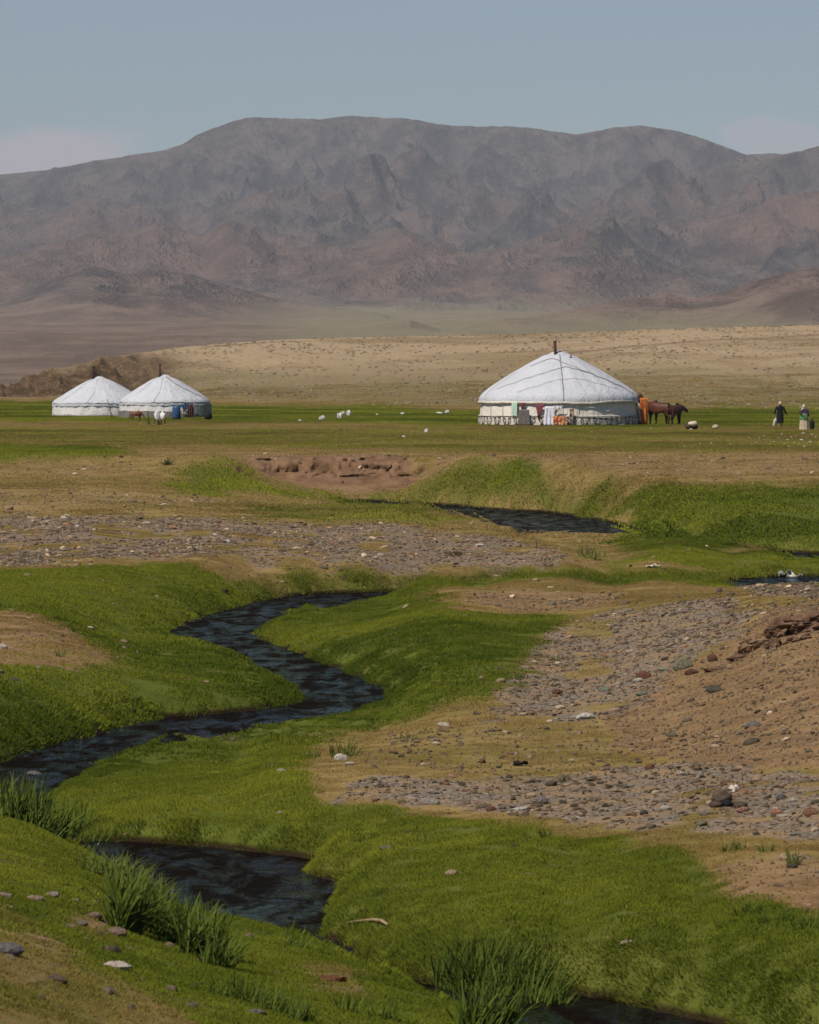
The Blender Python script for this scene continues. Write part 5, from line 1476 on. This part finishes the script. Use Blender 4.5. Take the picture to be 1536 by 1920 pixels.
# ropes and poles near the left tents
def stick(px0, py0, px1, py1, rad, label, mat, name='pole', cat='pole'):
    p = P(px0, py0); z1 = p.z + (py0 - py1) * p.y / FOC
    o = new_obj(name, tube_mesh(name, [(0, 0, -.05), ((px1 - px0) * p.y / FOC * .4, .05, (z1 - p.z) * .5), ((px1 - px0) * p.y / FOC, 0, z1 - p.z)], rad, 5), None, mat)
    o.location = p; o['label'] = label; o['category'] = cat
M_STK = simple('reddish_stick', (.20, .11, .08))
stick(210, 785, 201, 748, .025, 'leaning reddish stick in front of the leftmost tent', M_STK)
stick(214, 786, 204, 766, .02, 'shorter reddish stick beside the leaning one', M_STK)
def weed(px, py, h_, label):
    p = P(px, py); k2 = p.y / FOC; root = empty('tall_weed', p, label, 'weed')
    r = random.Random(px); mt = simple('weed_green', (.045, .06, .018))
    new_obj('stem', tube_mesh('stem', [(0, 0, 0), (-.05, 0, h_ * k2 * .5), (-.08, 0, h_ * k2)], .02, 4), root, mt)
    vs2 = []; fs2 = []
    for i in range(70):
        z = r.random() ** 1.6 * h_ * k2 * .75; q = Vector((r.gauss(-.03, .07), r.gauss(0, .07), z)); d1 = Vector((r.gauss(0, 1), r.gauss(0, 1), r.gauss(.6, 1))).normalized() * .07; d2 = Vector((r.gauss(0, 1), r.gauss(0, 1), 0)).normalized() * .03
        b = len(vs2); vs2 += [q - d2, q + d1, q + d2]; fs2.append((b, b + 1, b + 2))
    new_obj('foliage', mesh_from('foliage', vs2, fs2, False), root, mt)
weed(280, 796, 26, 'tall dark green weed in front of the second tent'); weed(300, 797, 10, 'low dark weed at the foot of the low table')
# white bundles and litter on the plain
for i, (px, py, w_, h_, lab) in enumerate([
 (604, 788, 13, 9, 'white bundle alone on the green left of the other two'),
 (637, 785, 10, 11, 'round white bundle left of the arched white pair'),
 (645, 777, 9, 6, 'small white bundle between the two larger ones'),
 (654, 780, 9, 11, 'white bundle at the right end of the group on the green'),
 (563, 790, 6, 4, 'small white rag on the green left of the bundles'),
 (800, 811, 9, 7, 'folded white paper scrap on the plain near the middle'),
 (757, 820, 7, 4, 'tiny cream scrap on the plain left of the folded one'),
 (825, 776, 14, 4, 'flat white rags on the green left of the largest tent'),
 (838, 775, 9, 6, 'whitish bag right of the flat white rags'),
 (755, 777, 8, 4, 'small pale scrap on the green near the middle'),
 (707, 778, 6, 3, 'faint pale scrap on the green right of the bundles')]):
    lump('white_bundle', px, py, w_ * .85, h_ * .85, M_WBAG, lab, 'bundle' if i < 5 else 'litter', 100 + i, amp=.32, sub=4)
# saddle bundle and sack right of the horses
pb = P(1297, 805)
sb = empty('saddle_bundle', pb, 'brown bundle with a white roll on top right of the horses', 'bundle')
k_ = pb.y / FOC
M_BRN = clothmat('brown_felt', (.055, .035, .03), (.09, .055, .045), 8)
b_ = lump('brown_roll', 0, 0, 10, 12, M_BRN, '', '', 121, base=Vector((-6 * k_, 0, 0)), parent=sb); b_.location = (-7 * k_, 0, 0)
def lump2(name, x_, z_, wpx, hpx, mat, root, seed, k2, dy=0):
    bm = bmesh.new(); bmesh.ops.create_icosphere(bm, subdivisions=3, radius=.5)
    for v in bm.verts:
        c_ = v.co; q = 1 + .2 * nz2(c_.x * 3 + seed, c_.y * 3 + c_.z * 2, seed)
        v.co = Vector((c_.x * wpx * k2 * q, c_.y * wpx * k2 * .9 * q, (c_.z + .45) * hpx * k2 * q))
    me = bpy.data.meshes.new(name); bm.to_mesh(me); bm.free(); me.polygons.foreach_set('use_smooth', [True] * len(me.polygons))
    o = new_obj(name, me, root, mat); o.location = (x_ * k2, dy, z_ * k2); return o
bpy.data.objects.remove(b_)
lump2('brown_roll', -6, 0, 12, 13, M_BRN, sb, 121, k_); lump2('brown_roll', 6, 0, 13, 11, M_BRN, sb, 122, k_, .1)
lump2('white_roll', 2, 6, 17, 10, clothmat('cream_felt', (.52, .44, .38), (.46, .38, .32), 6), sb, 123, k_, -.12)
lump('cream_sack', 1341, 804, 13, 8, clothmat('cream_sack', (.36, .33, .24), (.30, .27, .20), 6), 'small cream sack lying on the plain right of the brown bundle', 'sack', 131)

# ------------------------------------------------------------------ animals and people (skinned skeletons)
def skin_body(name, nodes, edges, mat, parent, sub=2, root_i=0):
    me = bpy.data.meshes.new(name)
    me.from_pydata([n_[0] for n_ in nodes], edges, [])
    o = new_obj(name, me, parent, mat)
    sk_ = o.modifiers.new('skin', 'SKIN'); sk_.use_smooth_shade = True
    lay = me.skin_vertices[0] if me.skin_vertices else None
    if lay is None:
        bm = bmesh.new(); bm.from_mesh(me); bm.verts.layers.skin.verify(); bm.to_mesh(me); bm.free(); lay = me.skin_vertices[0]
    for i, n_ in enumerate(nodes):
        r = n_[1]; lay.data[i].radius = r if isinstance(r, tuple) else (r, r)
        lay.data[i].use_root = (i == root_i)
    if sub:
        s_ = o.modifiers.new('smooth', 'SUBSURF'); s_.levels = sub; s_.render_levels = sub
    return o
def horse_mat(name, coat, dark, legs_dark=.75, front=0):
    n = NT(name); v = n.obj(); z_ = n.n('ShaderNodeSeparateXYZ'); n.l(v, z_.inputs[0])
    nz_ = n.noise(2.5, 4, .6, v)
    cc = n.mix(n.mapr(nz_, .35, .65), tuple(c * .75 for c in coat), coat)
    cc = n.mix(n.mapr(z_.outputs['X'], .45, .72, 0, front), cc, dark)
    n.color(n.mix(n.mapr(z_.outputs['Z'], .75, .45, 0, legs_dark), cc, dark)); n.bs.inputs['Roughness'].default_value = .5
    return n.m
def horse(px, py, hpx, yaw, coat, dark, label, neck, group='horses beside the largest tent', name='horse', cat='horse', legs_dark=.75, yfix=None, front=0):
    p = P(px, py)
    if yfix: p = Vector((Wx(px, yfix), yfix, Zat(Wx(px, yfix), yfix) - .02))
    s_ = hpx * p.y / FOC / 1.5
    root = empty(name, p, label, cat, group, yaw)
    nk = neck
    nodes = [((-.42, 0, 1.08), (.36, .36)), ((-.05, 0, 1.02), (.37, .37)), ((.32, 0, 1.06), (.35, .36)), ((-.72, 0, 1.10), (.26, .26))]
    edges = [(0, 1), (1, 2), (0, 3)]
    for q in nk: nodes.append(q)
    edges += [(2, 4)] + [(4 + i, 5 + i) for i in range(len(nk) - 1)]
    def leg(at_, chain):
        last = at_
        for q in chain:
            nodes.append(q); edges.append((last, len(nodes) - 1)); last = len(nodes) - 1
    for s in (-1, 1):
        f = .11 * s
        leg(2, [((.36 + f, .16 * s, .80), .15), ((.33 + f, .16 * s, .62), .105), ((.37 + f, .16 * s, .40), .07), ((.36 + f, .16 * s, .13), .048), ((.40 + f, .14 * s, .03), .05)])
        leg(0, [((-.58 - f, .17 * s, .86), .22), ((-.50 - f, .17 * s, .68), .15), ((-.70 - f, .17 * s, .46), .08), ((-.66 - f, .17 * s, .14), .05), ((-.60 - f, .15 * s, .03), .05)])
    mt = horse_mat(name + '_coat_' + str(px), coat, dark, legs_dark, front)
    b = skin_body('body', nodes, edges, mt, root); b.scale = (s_,) * 3
    hd = Vector(nk[-2][0]); mz = Vector(nk[-1][0])
    md = simple('mane_' + str(px), dark)
    for s in (-1, 1):
        e_ = new_obj('ear', tube_mesh('ear', [hd * s_ + Vector((-.02, .05 * s, .04)) * s_, hd * s_ + Vector((-.05, .06 * s, .20)) * s_], [.035 * s_, .006 * s_], 6), root, mt)
    # mane sheet and tail
    pts = [Vector(q[0]) for q in nk[:-1]]
    vs2 = []; fs2 = []
    for i, q in enumerate([Vector((.18, 0, 1.34))] + pts):
        up = Vector((-.05, 0, .14))
        for yy in (-.05, .05): vs2 += [(q + up + Vector((0, yy * .3, .04))) * s_, (q + up * .4 + Vector((-.05, yy * 2.4, -.10))) * s_]
        if i:
            b0 = (i - 1) * 4
            fs2 += [(b0, b0 + 1, b0 + 5, b0 + 4), (b0 + 2, b0 + 3, b0 + 7, b0 + 6), (b0, b0 + 2, b0 + 6, b0 + 4)]
    new_obj('mane', mesh_from('mane', vs2, fs2, False), root, md)
    new_obj('tail', tube_mesh('tail', [Vector(v_) * s_ for v_ in [(-.84, 0, 1.20), (-.97, 0, 1.12), (-1.02, 0, .85), (-1.0, 0, .55), (-.98, 0, .32)]], [.035 * s_, .06 * s_, .085 * s_, .08 * s_, .02 * s_], 8), root, md)
    return root
BAY = (.082, .026, .014)
neck_down = [((.58, 0, 1.18), (.22, .25)), ((.84, 0, 1.20), (.15, .18)), ((1.02, 0, 1.14), (.13, .15)), ((1.22, 0, .78), (.075, .08))]
neck_out = [((.56, 0, 1.18), (.22, .24)), ((.80, 0, 1.12), (.15, .17)), ((.98, 0, 1.05), (.125, .14)), ((1.30, 0, .86), (.07, .075))]
horse(1235, 804, 47, PI - .55, BAY, (.05, .02, .014), 'larger bay horse with its head behind the orange cloth', neck_down, legs_dark=.5, yfix=277.6)
horse(1267, 804, 41, .80, (.058, .019, .012), (.008, .006, .006), 'smaller dark bay horse facing right with black head and legs', neck_out, legs_dark=.95, yfix=278.4, front=.95)
horse(257, 789, 20, .05, (.18, .065, .035), (.10, .04, .025), 'small chestnut foal with lowered head in front of the second tent', [((.56, 0, 1.08), (.2, .22)), ((.78, 0, .90), (.13, .15)), ((.92, 0, .74), (.11, .12)), ((1.1, 0, .46), (.07, .07))], group=None, name='foal', cat='foal', legs_dark=.3)

M_SKIN = simple('skin', (.32, .17, .11), scale=5, rough=.6)
def hand_nodes(nodes, edges, at_, d):
    """palm and five fingers continuing an arm"""
    w_ = Vector(nodes[at_][0]); d = Vector(d).normalized(); side = d.cross(Vector((0, 1, 0))).normalized() if abs(d.y) < .9 else Vector((1, 0, 0))
    nodes.append((tuple(w_ + d * .07), (.035, .02))); pi_ = len(nodes) - 1; edges.append((at_, pi_))
    for k, ln in enumerate((.065, .078, .082, .074)):
        b_ = w_ + d * .10 + Vector((0, 1, 0)) * (.024 * (k - 1.5))
        nodes.append((tuple(b_), .010)); edges.append((pi_, len(nodes) - 1))
        nodes.append((tuple(b_ + d * ln * .55), .009)); edges.append((len(nodes) - 2, len(nodes) - 1))
        nodes.append((tuple(b_ + d * ln + side * .02), .008)); edges.append((len(nodes) - 2, len(nodes) - 1))
    nodes.append((tuple(w_ + d * .05 + Vector((0, -.045, 0)) + side * .02), .011)); edges.append((pi_, len(nodes) - 1))
    nodes.append((tuple(w_ + d * .09 + Vector((0, -.055, 0)) + side * .035), .009)); edges.append((len(nodes) - 2, len(nodes) - 1))
def person(px, py, hpx, yaw, label, arms, legs, lean=(0, 0)):
    p = P(px, py); s_ = hpx * p.y / FOC / 1.62
    root = empty('person', p, label, 'person', None, yaw); root.scale = (s_,) * 3
    lx, ly = lean
    nodes = [((0, 0, .90), (.15, .12)), ((lx * .3, ly * .3, 1.06), (.125, .10)), ((lx * .7, ly * .7, 1.24), (.16, .11)), ((lx, ly, 1.34), (.10, .08)), ((lx * 1.1, ly * 1.1, 1.41), (.05, .05)), ((lx * 1.2, ly * 1.2 - .01, 1.47), (.075, .085)), ((lx * 1.25, ly * 1.25, 1.56), (.07, .08))]
    edges = [(0, 1), (1, 2), (2, 3), (3, 4), (4, 5), (5, 6)]
    nodes.append(((lx * 1.2, ly * 1.2 - .105, 1.485), .014)); edges.append((5, len(nodes) - 1))     # nose
    for s in (-1, 1):
        el, wr_ = arms[0 if s < 0 else 1]
        nodes.append(((lx + .17 * s, ly, 1.32), .058)); a0 = len(nodes) - 1; edges.append((3, a0))
        nodes.append((el, .042)); edges.append((a0, a0 + 1)); nodes.append((wr_, .027)); edges.append((a0 + 1, a0 + 2))
        hand_nodes(nodes, edges, a0 + 2, Vector(wr_) - Vector(el))
        kn, an = legs[0 if s < 0 else 1]
        nodes.append(((.09 * s, 0, .80), .085)); l0 = len(nodes) - 1; edges.append((0, l0))
        nodes.append((kn, .055)); edges.append((l0, l0 + 1)); nodes.append((an, .036)); edges.append((l0 + 1, l0 + 2))
        nodes.append(((an[0], an[1] - .12, .03), .03)); edges.append((l0 + 2, l0 + 3))
    skin_body('body', nodes, edges, M_SKIN, root, sub=1)
    for s in (-1, 1):
        new_obj('ear', tube_mesh('ear', [(lx * 1.2 + .075 * s, ly * 1.2, 1.46), (lx * 1.2 + .09 * s, ly * 1.2, 1.50)], .016, 6), root, M_SKIN)
        new_obj('eye', tube_mesh('eye', [(lx * 1.2 + .032 * s, ly * 1.2 - .085, 1.51), (lx * 1.2 + .032 * s, ly * 1.2 - .095, 1.51)], .011, 6), root, M_BLACK)
    new_obj('mouth', tube_mesh('mouth', [(lx * 1.2 - .022, ly * 1.2 - .093, 1.44), (lx * 1.2 + .022, ly * 1.2 - .093, 1.44)], .006, 5), root, simple('lips_' + str(px), (.25, .09, .07)))
    return root
def garment(root, name, prof, mat, lean=(0, 0), rx=1.0, ry=.72, folds=0.0, nf=9, zl=1.34):
    def dd(th, i, r, z): return folds * math.cos(th * nf) * (1 if z < .8 else .3) + .01 * nz2(th * 2, z * 4, 5), 0
    me = lathe(name, prof, 40, dd, rx, ry)
    for v in me.vertices:
        f = max(0, (v.co.z - .9)) / (zl - .9); v.co.x += lean[0] * f; v.co.y += lean[1] * f
    return new_obj(name, me, root, mat)
def sleeve(root, a_, b_, c_, mat, r0=.075, r1=.06, end=.75):
    a_, b_, c_ = Vector(a_), Vector(b_), Vector(c_)
    return new_obj('sleeve', tube_mesh('sleeve', [a_, a_.lerp(b_, .5), b_, b_.lerp(c_, end)], [r0, (r0 + r1) / 2 + .005, r1, r1 * .95], 10), root, mat)
# walking away, in black
arms1 = [((-.30, .03, 1.06), (-.34, -.02, .84)), ((.27, .05, 1.06), (.40, -.02, .86))]
p1 = person(1463, 804, 51, PI, 'person in a long black dress and pale headscarf walking away with a white bag', arms1[::-1] and [((-.27, .05, 1.06), (-.40, -.02, .86)), ((.30, .03, 1.06), (.34, -.02, .84))], [((-.08, -.06, .48), (-.08, .02, .08)), ((.08, .02, .48), (.07, .12, .09))])
M_BDRESS = simple('black_dress', (.008, .008, .010), scale=6)
garment(p1, 'dress', [(.215, .34), (.20, .55), (.205, .80), (.195, .92), (.165, 1.06), (.185, 1.22), (.175, 1.33), (.10, 1.39), (.055, 1.41)], M_BDRESS, folds=.012)
sleeve(p1, (-.17, 0, 1.32), (-.27, .05, 1.06), (-.40, -.02, .86), M_BDRESS); sleeve(p1, (.17, 0, 1.32), (.30, .03, 1.06), (.34, -.02, .84), M_BDRESS)
def scarf(root, mat, lean=(0, 0), s_=1.0, tail=True, name='headscarf'):
    lx, ly = lean
    me = lathe(name, [(.045, 1.39), (.085, 1.42), (.105, 1.47), (.108, 1.53), (.085, 1.60), (.04, 1.635), (.005, 1.64)], 20, None, 1.0, 1.08)
    for v in me.vertices:
        v.co.x += lx * 1.2; v.co.y += ly * 1.2 + .03
    return new_obj(name, me, root, mat)
scarf(p1, clothmat('pink_scarf', (.50, .38, .33), (.42, .33, .30), 12))
pr = p1.location; k_ = pr.y / FOC
wb_ = lump('white_bag', 0, 0, 6.5, 17, clothmat('white_bag', (.50, .50, .46), (.40, .40, .36), 8), 'slim white bag hanging from the hand of the person in black', 'bag', 141, base=Vector((Wx(1451, pr.y), pr.y - .02, pr.z + 5 * k_)), amp=.15)
wb_.rotation_euler = (0, .24, 0)
# standing with a pale skirt and black bag
ln2 = (-.02, .02)
arms2 = [((-.24, -.10, 1.08), (-.10, -.26, 1.0)), ((.26, -.06, 1.06), (.30, -.14, .82))]
p2 = person(1508, 806, 47, -.15, 'person in pale skirt, green apron and dark purple top with white headscarf', arms2, [((-.08, -.02, .48), (-.08, .02, .08)), ((.08, -.02, .48), (.08, .02, .08))], ln2)
garment(p2, 'skirt', [(.30, .02), (.29, .3), (.27, .6), (.25, .80), (.18, .98)], clothmat('pale_skirt', (.44, .36, .27), (.38, .31, .23), 5), folds=.02)
garment(p2, 'apron', [(.30, .66), (.295, .80), (.27, .95), (.22, 1.08)], clothmat('green_apron', (.05, .15, .05), (.09, .22, .09), 14), folds=.012)
garment(p2, 'top', [(.235, 1.0), (.24, 1.12), (.225, 1.26), (.19, 1.34), (.10, 1.40), (.055, 1.42)], clothmat('dark_top', (.035, .042, .035), (.04, .03, .045), 3), ln2)
M_PUR = simple('purple_sleeve', (.06, .012, .06))
sleeve(p2, (.17, 0, 1.33), arms2[1][0], arms2[1][1], M_PUR, .10, .075); sleeve(p2, (-.17, 0, 1.33), arms2[0][0], arms2[0][1], simple('dark_sleeve', (.035, .04, .035)), .10, .075)
scarf(p2, clothmat('red_white_scarf', (.55, .50, .42), (.36, .10, .06), 9), ln2)
new_obj('scarf_tail', tube_mesh('scarf_tail', [(.02, -.08, 1.42), (-.12, -.15, 1.34), (-.2, -.18, 1.22)], [.035, .05, .02], 8), p2, clothmat('scarf_tail', (.50, .48, .42), (.42, .40, .34), 9))
lump('black_bag', 1522, 805, 9, 19, M_BLACK, 'tall black bag on the ground right of the person in the pale skirt', 'bag', 151, amp=.08, yoff=-.25)

# ------------------------------------------------------------------ things by the stream
M_BONE = simple('old_bone', (.46, .38, .28), (.32, .26, .19), scale=12)
def lay_tube(pts, rad, mat, label, cat, name, lift=.02):
    w_ = [P(*q) for q in pts]; c0 = w_[0]
    o = new_obj(name, tube_mesh(name, [(q - c0) + Vector((0, 0, lift)) for q in w_], rad, 7), None, mat); o.location = c0
    o['label'] = label; o['category'] = cat; return o
lay_tube([(646,1737),(670,1734),(700,1732),(715,1733),(727,1740)], [.008,.011,.014,.016,.012], simple('pale_stick', (.30, .22, .14), (.22, .16, .10), scale=12), 'pale curved stick lying in the grass at the pool lip', 'stick', 'driftwood', .03)
def rag(px, py, wpx, hpx, mat, label, cat, name, seed, curl=.25, yaw=.2, flat_=.5):
    p = P(px, py); k2 = p.y / FOC; W_ = wpx * k2; H_ = hpx * k2
    vs2 = []; fs2 = []; nx, ny = 14, 8
    for j in range(ny + 1):
        for i in range(nx + 1):
            u = i / nx - .5; v = j / ny - .5
            z = H_ * (.15 + curl * 2.2 * abs(v + .25 * math.sin(u * 5 + seed)) + .6 * max(0, nz2(u * 4, v * 4, seed)) + .3 * abs(nz2(u * 9, v * 9, seed + 2)))
            vs2.append((u * W_ * (1 - .4 * abs(v)), v * W_ * flat_ + .05 * W_ * nz2(u * 5, v, seed), max(z, .004)))
    for j in range(ny):
        for i in range(nx):
            a_ = j * (nx + 1) + i; fs2.append((a_, a_ + 1, a_ + nx + 2, a_ + nx + 1))
    o = new_obj(name, mesh_from(name, vs2, fs2, False), None, mat); o.modifiers.new('t', 'SOLIDIFY').thickness = .006
    o.location = p; o.rotation_euler = (0, 0, yaw); o['label'] = label; o['category'] = cat
    return o
MW = clothmat('dirty_white_cloth', (.60, .56, .48), (.48, .43, .35), 8)
rag(1225, 1065, 30, 9, MW, 'dirty white twisted cloth on the green bank edge below the bushy tuft', 'cloth', 'white_cloth', 1)
rag(1488, 1090, 34, 14, MW, 'whitish crumpled bag at the right end of the small blue pool', 'bag', 'white_bag', 2, curl=.5)
rag(1472, 1083, 26, 12, clothmat('grey_green_plastic', (.25, .26, .22), (.16, .17, .14), 14), 'grey-green plastic heap just behind the whitish crumpled bag', 'litter', 'plastic_heap', 3, curl=.5)
rag(1525, 1090, 22, 7, clothmat('rust_rag', (.20, .09, .05), (.12, .06, .04), 12), 'rust brown rags by the water at the right frame edge', 'rag', 'brown_rag', 4)
rag(517, 1091, 8, 3, MW, 'left tiny white scrap on the green bank above the bend', 'litter', 'scrap', 5)
rag(528, 1092, 7, 3, MW, 'right tiny white scrap on the green bank above the bend', 'litter', 'scrap', 6)
rag(549, 1067, 12, 4, clothmat('grey_scrap', (.32, .29, .25), (.24, .21, .18), 10), 'grey scrap on the grass just below the gravel bar', 'litter', 'scrap', 7)
rag(1150, 998, 18, 4, MW, 'pale strip on the grass at the near edge of the upper water', 'litter', 'scrap', 8)
rag(976, 1436, 30, 9, simple('black_leather', (.018, .011, .009), rough=.5), 'black scrap of leather on the yellow grass above the pebble strip', 'litter', 'leather_scrap', 9, curl=.5)
M_DUNG = simple('dung', (.045, .025, .016), (.025, .015, .01), scale=20, bump=.02)
lump('dung', 419, 1112, 17, 8, M_DUNG, 'dark red-brown dung on the green left bank above the bend', 'dung', 161)
lump('dung', 724, 1592, 26, 9, simple('pale_dung', (.20, .15, .10), (.05, .035, .025), scale=20, bump=.03), 'speckled brown and pale dung on the lawn right of the pool', 'dung', 162)
lump('dung', 647, 1564, 34, 6, simple('brown_soil_clod', (.10, .050, .028), scale=20, bump=.03), 'flat brown soil clod on the lawn left of the speckled dung', 'clod', 163)
lump('dung', 815, 1282, 8, 6, M_DUNG, 'small black dung on the meadow inside the upper bend', 'dung', 164)
lump('dung', 966, 1588, 18, 7, M_DUNG, 'dark dung pat on the lawn below the pebble strip', 'dung', 165)
lump('dung', 250, 1334, 11, 5, M_DUNG, 'dark dung on the left meadow above the water', 'dung', 166)
lump('dung', 1183, 1063, 6, 5, M_DUNG, 'tiny dark dung left of the dirty white twisted cloth', 'dung', 167)
lump('soil_clod', 625, 1840, 50, 14, simple('red_soil', (.14, .055, .025), (.07, .03, .016), scale=14, bump=.03), 'red-brown bare soil clod among the low tufts of the near bank', 'clod', 168, amp=.25)
# torn leather scrap with a dark hollow and white bones
pt = P(1366, 1513); k2 = pt.y / FOC
tl = empty('leather_scrap', pt, 'torn brown leather boot with a dark hollow among the pebbles', 'boot')
M_LT = simple('old_leather', (.085, .060, .042), (.045, .030, .022), scale=14, rough=.7)
for nm_, x_, z_, w_, h_, dy_, mt_ in [('side_flap', -24, -3, 26, 15, .02, M_LT), ('side_flap', 22, -3, 28, 14, .02, M_LT), ('back_flap', -9, 2, 38, 24, .22, M_LT), ('hollow', -1, -2, 24, 15, .06, M_BLACK)]:  # the solid black lump stands in for the shade inside the leather
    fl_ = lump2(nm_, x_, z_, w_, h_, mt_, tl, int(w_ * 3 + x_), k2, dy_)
    for v_ in fl_.data.vertices: v_.co *= 1 + .25 * nz2(v_.co.x * 30, v_.co.z * 30 + v_.co.y * 20, 3)
for i, (px, py, w_) in enumerate([(1372, 1494, 14), (1382, 1493, 9), (1376, 1500, 8)]):
    lump('bone', px, py, w_, 8, simple('white_bone_' + str(i), (.56, .50, .44)), ['largest white bone fragment behind the torn leather boot', 'right white bone fragment behind the torn leather boot', 'lower white bone fragment in the torn leather boot'][i], 'bone', 170 + i, amp=.35, lift=.08)

# crumbled earth lip on the right mound
M_EARTH = simple('red_earth', (.150, .090, .058), (.075, .043, .028), scale=5, rough=1.0, bump=.05)
M_EARTH2 = simple('brown_earth', (.235, .155, .095), (.13, .08, .048), scale=5, rough=1.0, bump=.05)
lipp = P(1470, 1195); el = empty('earth_lip', lipp, 'crumbled red-brown earth lip with dark hollows at the right frame edge', 'earth bank')
def earth(px, py, wpx, hpx, mat, seed, depth=.8, dy=0.0, rot=0.0):
    p = P(px, py); k2 = p.y / FOC
    bm = bmesh.new(); bmesh.ops.create_icosphere(bm, subdivisions=5, radius=.5)
    A_ = np.array([v.co[:] for v in bm.verts])
    q = 1 + .35 * fbm(A_[:, 0] * 3 + seed, A_[:, 1] * 3 + A_[:, 2] * 4, 3, seed) + .35 * fbm(A_[:, 0] * 13 + A_[:, 2] * 4, A_[:, 1] * 12 + A_[:, 2] * 13, 4, seed + 3)
    for v, f_ in zip(bm.verts, q): v.co = Vector((v.co.x * wpx * k2 * f_, v.co.y * wpx * k2 * depth * f_, v.co.z * hpx * k2 * f_))
    me = bpy.data.meshes.new('clod'); bm.to_mesh(me); bm.free(); me.polygons.foreach_set('use_smooth', [True] * len(me.polygons))
    o = new_obj('clod', me, el, mat); o.location = (p.x - lipp.x, p.y - lipp.y + dy, p.z - lipp.z + hpx * k2 * .22); o.rotation_euler = (0, rot, 0)
for a_ in [(1560,1180,180,48,M_EARTH,201,.5,.6,-.2),(1470,1195,70,48,M_EARTH,202,.5,.3,-.45),(1425,1214,66,34,M_EARTH2,203,.6,.1,-.1),(1402,1222,34,22,M_EARTH,204,.7,0,0),(1450,1216,26,26,M_EARTH,205,.7,-.05,0),(1385,1236,44,12,M_EARTH,206,.8,0,-.1),(1470,1208,24,16,M_EARTH2,207,.8,0,0),(1340,1258,40,9,M_EARTH,208,.8,0,0),(1500,1200,36,16,M_EARTH2,209,.8,-.1,-.2)]: earth(*a_)
